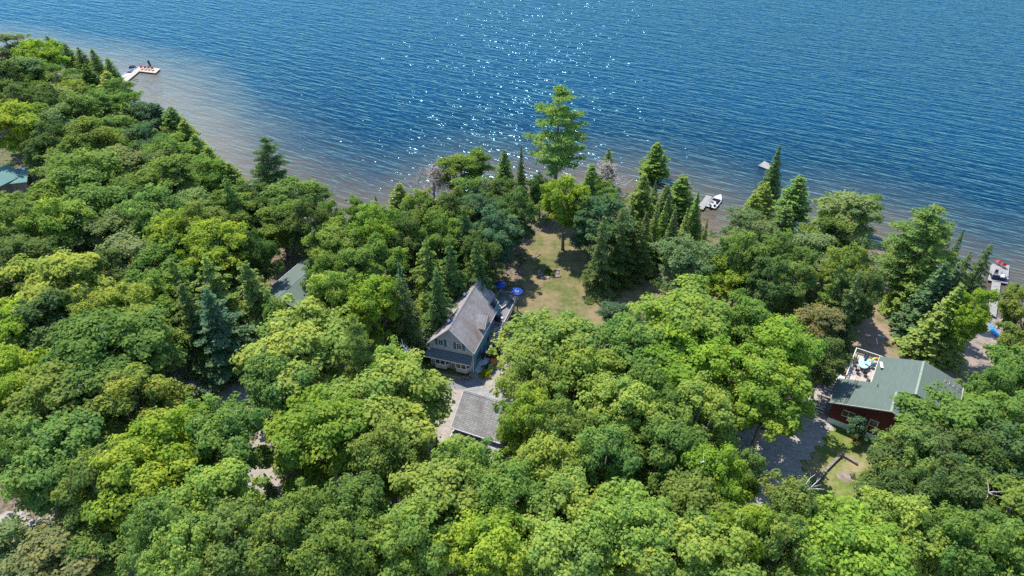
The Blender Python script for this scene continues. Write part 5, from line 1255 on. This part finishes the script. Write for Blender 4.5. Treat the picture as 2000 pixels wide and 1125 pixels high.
# ================================================================ docks and boats
def dock(name, segs, z, label, group, m, fl=True, th=.16):
    o = empty(name, (*segs[0][0], WATER), 0, label, 'dock', group)
    for P in segs:
        q = MB(); q.slab([(x - segs[0][0][0], y - segs[0][0][1], z) for x, y in P], th); s_ = q.build('walking_deck', m, o)
        cx = sum(p[0] for p in P) / len(P); cy = sum(p[1] for p in P) / len(P)
        q = MB(); q.slab([(cx + (x - cx) * .93 - segs[0][0][0], cy + (y - cy) * .93 - segs[0][0][1], z - th - .004) for x, y in P], .4); q.build('float', M['dock_dark'], s_)
    return o
def U(px, py): return at(px, py, -2.0)
A_ = [U(236, 158), U(243, 163), U(272, 139), U(271, 130.3)]
far = dock('dock', [A_, [U(271.5, 139), U(303.6, 142.8), U(313.5, 133.8), U(271.5, 130.1)]], .5, 'bent pale dock with red chairs off the wooded point', 'docks along the shore', M['dock_pale'])
for i, (px, py) in enumerate(((277.5, 134.0), (284.5, 134.6), (291.5, 135.2), (298.5, 136.2))):
    x, y = U(px, py + .8); patio_chair(x, y, -2.0, R(190 + 12 * (i % 2)), M['red_chair'], ['red dock chair nearest the bend of the far dock', 'red dock chair second from the bend of the far dock', 'red dock chair second from the outer end of the far dock', 'red dock chair nearest the outer end of the far dock'][i], 'red chairs on the far dock', M['red_chair'], 'dock_chair').scale = (1.25,) * 3
x, y = U(293, 130.6); o = empty('dock_post', (x, y, -2.4), 0, 'dark ladder post rising behind the red chairs on the far dock', 'post'); q = MB(); q.slab([(-.25, 0, 2.6), (.25, 0, 2.6), (.45, .2, 1.0), (.1, .2, .4)], .2); q.tube([(0, 0, 0), (-.3, 0, 2.4)], .12, 6); q.build('post', M['navy'], o)
def boat(name, px0, px1, wd, label, hullm, sun_=False, outboard=True, cover=None, grp='boats at the docks', up=.55):
    (x0, y0), (x1, y1) = px0, px1; L = math.hypot(x1 - x0, y1 - y0); a = math.atan2(y1 - y0, x1 - x0)
    o = empty(name, ((x0 + x1) / 2, (y0 + y1) / 2, WATER - .12), a, label, 'boat', grp); n = 12; q = MB(); rim = []; bot = []
    def half(t): return wd / 2 * (1 - max(0, (t - .45) / .55) ** 2.2) * (.92 + .08 * min(1, t * 4))
    ts = [i / n for i in range(n + 1)]
    out = [((t - .5) * L, half(t), up + .18 * t * t) for t in ts]; inn = [((t - .5) * L * .97, max(half(t) - .12, .01), up + .18 * t * t) for t in ts]
    low = [((t - .5) * L * .94, half(t) * .7, 0) for t in ts]; flo = [((t - .5) * L * .93, max(half(t) * .8 - .12, .005), .25) for t in ts]
    for s in (1, -1):
        for i in range(n):
            f = lambda A, i: (A[i][0], A[i][1] * s, A[i][2])
            for P, Q in ((out, low),):
                fc = [f(P, i), f(P, i + 1), f(Q, i + 1), f(Q, i)]; q.face(fc[::s], True)
    for i in range(n): q.face([(low[i][0], -low[i][1], 0), (low[i + 1][0], -low[i + 1][1], 0), (low[i + 1][0], low[i + 1][1], 0), (low[i][0], low[i][1], 0)][::-1])
    q.face([(out[0][0], out[0][1], out[0][2]), (out[0][0], -out[0][1], out[0][2]), (low[0][0], -low[0][1], 0), (low[0][0], low[0][1], 0)][::-1])
    q.build('hull', hullm, o); q = MB()
    for s in (1, -1):
        for i in range(n):
            f = lambda A, i: (A[i][0], A[i][1] * s, A[i][2] + .01)
            q.face([f(out, i), f(out, i + 1), f(inn, i + 1), f(inn, i)][::-s]); q.face([f(inn, i), f(inn, i + 1), f(flo, i + 1), f(flo, i)][::-s])
    for i in range(n): q.face([(flo[i][0], -flo[i][1], .26), (flo[i + 1][0], -flo[i + 1][1], .26), (flo[i + 1][0], flo[i + 1][1], .26), (flo[i][0], flo[i][1], .26)])
    q.face([(out[0][0] , -out[0][1], up + .01), (inn[0][0] + .2, -out[0][1], up + .01), (inn[0][0] + .2, out[0][1], up + .01), (out[0][0], out[0][1], up + .01)]); q.build('gunwale', M['hull'], o)
    q = MB(); k0 = int(n * .62); P = [(inn[i][0], inn[i][1], inn[i][2] + .03) for i in range(k0, n + 1)]; q.slab(P[::-1] + [(x, -y, z) for x, y, z in P], .04); q.build('bow_deck', cover or M['hull'], o)
    if not cover:
        q = MB(); q.slab([((.60 - .5) * L, -half(.6) * .85, up + .08), ((.60 - .5) * L, half(.6) * .85, up + .08), ((.56 - .5) * L, half(.6) * .8, up + .38), ((.56 - .5) * L, -half(.6) * .8, up + .38)], .03); q.build('windscreen', M['glass'], o)
        for i, (t, s) in enumerate(((.42, .5), (.42, -.5), (.2, .45), (.2, -.45))):
            q = MB(); x_ = (t - .5) * L; y_ = s * wd * .5; q.box(x_ - .28, x_ + .28, y_ - .24, y_ + .24, .26, .52); q.box(x_ - .32, x_ - .2, y_ - .24, y_ + .24, .52, .85); q.build('seat', M['seat'] if i % 2 == 0 else M['charcoal'], o)
        q = MB(); x_ = (.5 - .5) * L; q.box(x_, x_ + .35, -wd * .36, -wd * .08, .26, .8); q.build('console', M['dark'], o)
    if outboard:
        q = MB(); x_ = -L / 2 - .2; q.box(x_ - .22, x_ + .2, -.17, .17, up - .05, up + .5); q.box(x_ - .08, x_ + .05, -.06, .06, -.3, up); q.build('outboard_motor', M['dark'], o)
    return o
boat('motor_boat', at(1388, 405, -2.1), at(1407.6, 380.5, -2.1), 2.3, 'open grey and white motorboat moored beside the short dock', M['navy'])
mid = dock('dock', [[U(1380, 380.8), U(1391.3, 384), U(1373, 409.5), U(1360.5, 406)]], .5, 'short wooden dock next to the moored motorboat', 'docks along the shore', M['dock_wood'])
boat('covered_boat', at(236, 152, -2.1), at(265, 133, -2.1), 2.3, 'dark navy covered boat behind the bent far dock', M['navy'], cover=M['navy'])
o = empty('wakeboard_tower', (*at(258, 130, -2.0), -2.3), .6, 'round dark inflatable tied beyond the navy boat', 'inflatable'); q = MB(); q.tube([(.9 * math.cos(k * .5236), .9 * math.sin(k * .5236), .25) for k in range(13)], .28, 8, False); q.build('tube', M['navy'], o); o.name = 'inflatable_tube'
raft = dock('swim_raft', [[U(1493.6, 312.9), U(1510, 322.3), U(1502, 330), U(1481.3, 321.8)]], .3, 'square weathered swim raft floating off the ragged spruce', None, M['dock_wood']); raft['category'] = 'raft'
rt = dock('dock', [[U(1936, 514.5), U(1971.8, 518), U(1968.4, 554), U(1929.6, 547)], [U(1938, 547.8), U(1955.2, 550.4), U(1945.6, 619), U(1928.7, 611.6)]], .5, 'long grey dock with square end platform on the right shore', 'docks along the shore', M['dock_wood'])
q = MB(); bx_, by_ = U(1936, 514.5); P = [at(1932, 613, -1.95), at(1937, 615, -1.95), at(1935, 629, -2.2), at(1930, 628, -2.2)]; q.slab([(x - bx_, y - by_, .55 if i < 2 else .3) for i, (x, y) in enumerate(P)], .08); q.build('gangplank', M['dock_wood'], rt)
for px, py, rz, lb in ((1946.5, 515.5, 200, 'red slatted chair at the outer left of the right hand dock platform'), (1958, 521.5, 160, 'red slatted chair at the outer middle of the right hand dock platform')):
    x, y = U(px, py); c = patio_chair(x, y, -2.0, R(rz), M['red_chair'], lb, 'red chairs on the right hand dock', M['red_chair'], 'dock_chair'); c.scale = (1.2,) * 3
for px, py, rz, m_2, lb in ((1957, 540, 30, M['white'], 'white chair among the gear on the right hand dock platform'), (1944, 537, -30, M['charcoal'], 'dark chair at the left of the right hand dock platform'), (1965, 547, 70, M['greychair'], 'grey chair at the near corner of the dock platform')):
    x, y = U(px, py); patio_chair(x, y, -2.0, R(rz), m_2, lb, 'odd chairs on the right hand dock', None, 'dock_chair')
x, y = U(1949, 545.5); o = empty('jet_ski', (x, y, -1.98), R(-20), 'dark and white watercraft parked across the right hand dock', 'jet ski')
q = MB(); prism(q, [(-1.2, .1), (1.0, .1), (1.4, .45), (.4, .6), (-1.2, .5)], -.4, .4); q.build('hull', M['navy'], o); q = MB(); q.box(-1.0, .1, -.2, .2, .56, .8); q.build('seat', M['dark'], o); q = MB(); q.tube([(.3, -.38, .95), (.25, 0, .9), (.3, .38, .95)], .03, 5); q.box(.2, .8, -.22, .22, .55, .8); q.build('handlebar', M['white'], o)
# blue kayak on the beach
(x0, y0), (x1, y1) = at(1934.5, 634, -1.9), at(1953, 661, -1.2); z0_ = (tz(x0, y0) + tz(x1, y1)) / 2
L = math.hypot(x1 - x0, y1 - y0); o = empty('canoe', ((x0 + x1) / 2, (y0 + y1) / 2, max(z0_, -2.3) + .02), math.atan2(y1 - y0, x1 - x0), 'bright blue canoe lying upturned on the beach beside the dock', 'canoe'); o.rotation_euler[1] = -math.atan2(tz(x1, y1) - tz(x0, y0), L)
q = MB(); n = 16
for i in range(n):
    def sec(i): t = i / n; h = .48 * math.sin(math.pi * t) ** .6 if 0 < t < 1 else .01; return [((t - .5) * L, h * math.cos(a), .1 + (.34 + .12 * abs(2 * t - 1) ** 3) * math.sin(a)) for a in [math.pi * k / 8 for k in range(9)]]
    A, B = sec(i), sec(i + 1)
    for k in range(8): q.face([A[k], B[k], B[k + 1], A[k + 1]][::-1], True)
q.build('hull', M['blue_kayak'], o); q = MB()
for s in (1, -1): q.tube([((i / n - .5) * L, s * .49 * math.sin(math.pi * i / n) ** .6, .1) for i in range(n + 1)], .03, 4, False)
q.build('gunwale', mat('pale_blue_trim', color=(.3, .5, .75)), o)
# blue and white boats under the lone pine
for px, py, lb, mm in ((512, 350, 'blue covered boat glimpsed under the lone pine', M['blue_fabric']), (519, 362, 'small white boat glimpsed under the lone pine', M['white'])):
    x, y = at(px, py, -2.1); boat('row_boat', (x - 2, y - 1), (x + 2, y + .8), 1.6, lb, mm, cover=mm, outboard=False)
# picnic table
x, y, z = ground_at(1644, 661); o = empty('picnic_table', (x, y, z), R(-24), 'weathered picnic table in the shade above the pale deck', 'picnic table'); q = MB(); q.box(-.95, .95, -.38, .38, .72, .77); q.build('tabletop', M['picnic'], o)
for sy in (-1, 1): q = MB(); q.box(-.95, .95, sy * .72 - .14, sy * .72 + .14, .42, .46); q.build('bench_seat', M['picnic'], o)
for sx in (-.7, .7):
    for sy in (-1, 1): q = MB(); q.tube([(sx, sy * .68, 0), (sx, sy * .25, .72)], .05, 4); q.build('leg', M['picnic'], o)
def beam(pts, label, w_=.32, h_=.35, name='timber_edging', m=None, grp=None, cat='timber'):
    q = MB(); G_ = [ground_at(*p) for p in pts]
    for a, b in zip(G_[:-1], G_[1:]):
        L = math.hypot(b[0] - a[0], b[1] - a[1]); T4 = Matrix.Translation((a[0], a[1], min(a[2], b[2]))) @ Matrix.Rotation(math.atan2(b[1] - a[1], b[0] - a[0]), 4, 'Z'); q.box(0, L, -w_ / 2, w_ / 2, -.1, h_, T4)
        k = .0
        while k + .1 < L: q.box(k + .02, min(k + 2.2, L) - .02, -w_ / 2 - .02, w_ / 2 + .02, h_ + .002, h_ + .06, T4); k += 2.24
    return tag(q.build(name, m or M['timber']), label, cat, grp)
beam([(1594, 944), (1612, 921)], 'near end log of the timber edging by the side drive'); beam([(1612, 920), (1641, 891)], 'long middle log of the timber edging on the side lawn'); beam([(1642, 889), (1674, 908)], 'short return log of the timber edging near the sand patch')
beam([(1632, 683), (1664, 694)], 'dark timber step running under the pale deck corner', .3, .25)
beam([(1711, 662), (1713, 674)], 'pale log lying on the dry back yard', .15, .12, 'fallen_log', M['step_wood'], None, 'log'); beam([(1714, 655), (1721, 657)], 'short pale board lying by the roots in the back yard', .3, .1, 'fallen_log', M['white'], None, 'board'); beam([(1722, 658), (1728, 659)], 'second short pale board in the back yard', .25, .1, 'fallen_log', M['step_wood'], None, 'board')
beam([(1040, 508), (1056, 496)], 'old dark plank at the left rim of the lawn', .2, .12, 'fallen_log', M['timber'], None, 'board')
x, y, z = ground_at(1667, 857); o = patio_chair(x, y, z, 2.2, M['orange'], 'orange plastic chair on the grass below the brown red wall', None, M['red_chair'], 'garden_chair'); o.scale = (.9,) * 3
x, y, z = ground_at(1691, 860); q = MB(); q.lathe((x, y, z), [(.001, 0), (.2, .02), (.27, .16), (.2, .33), (.001, .36)], 12); tag(q.build('ball', mat('yellow_ball', color=(.6, .65, .2))), 'small yellow green ball on the grass near the foundation', 'ball')
# timber stack with gear at the bottom
x, y, z = ground_at(1497, 1106); o = empty('utility_trailer', (x, y, z), R(50), 'small trailer loaded with boards under the bottom edge maples', 'trailer'); q = MB(); q.box(-1.4, 1.4, -.7, .7, .45, .6); q.build('bed', M['navy'], o)
for k in range(3): q = MB(); q.box(-1.6, 1.5, -.6 + k * .42, -.3 + k * .42, .61, .7 + .04 * k); q.build('board', M['step_wood'] if k % 2 == 0 else M['timber'], o)
for sy in (-.85, .7): q = MB(); q.tube([(0, sy, .3), (0, sy + .15, .3)], .3, 12); q.build('wheel', M['tyre'], o)
# small conifer with rusty needles
e = plant('S', 517, 407, 20, 'r', 'tiny rusty dead topped one below the lone pine', 4); [setattr(c, 'color', (.33, .09, .03, 1)) for c in e.children if c.name.startswith('crown')]
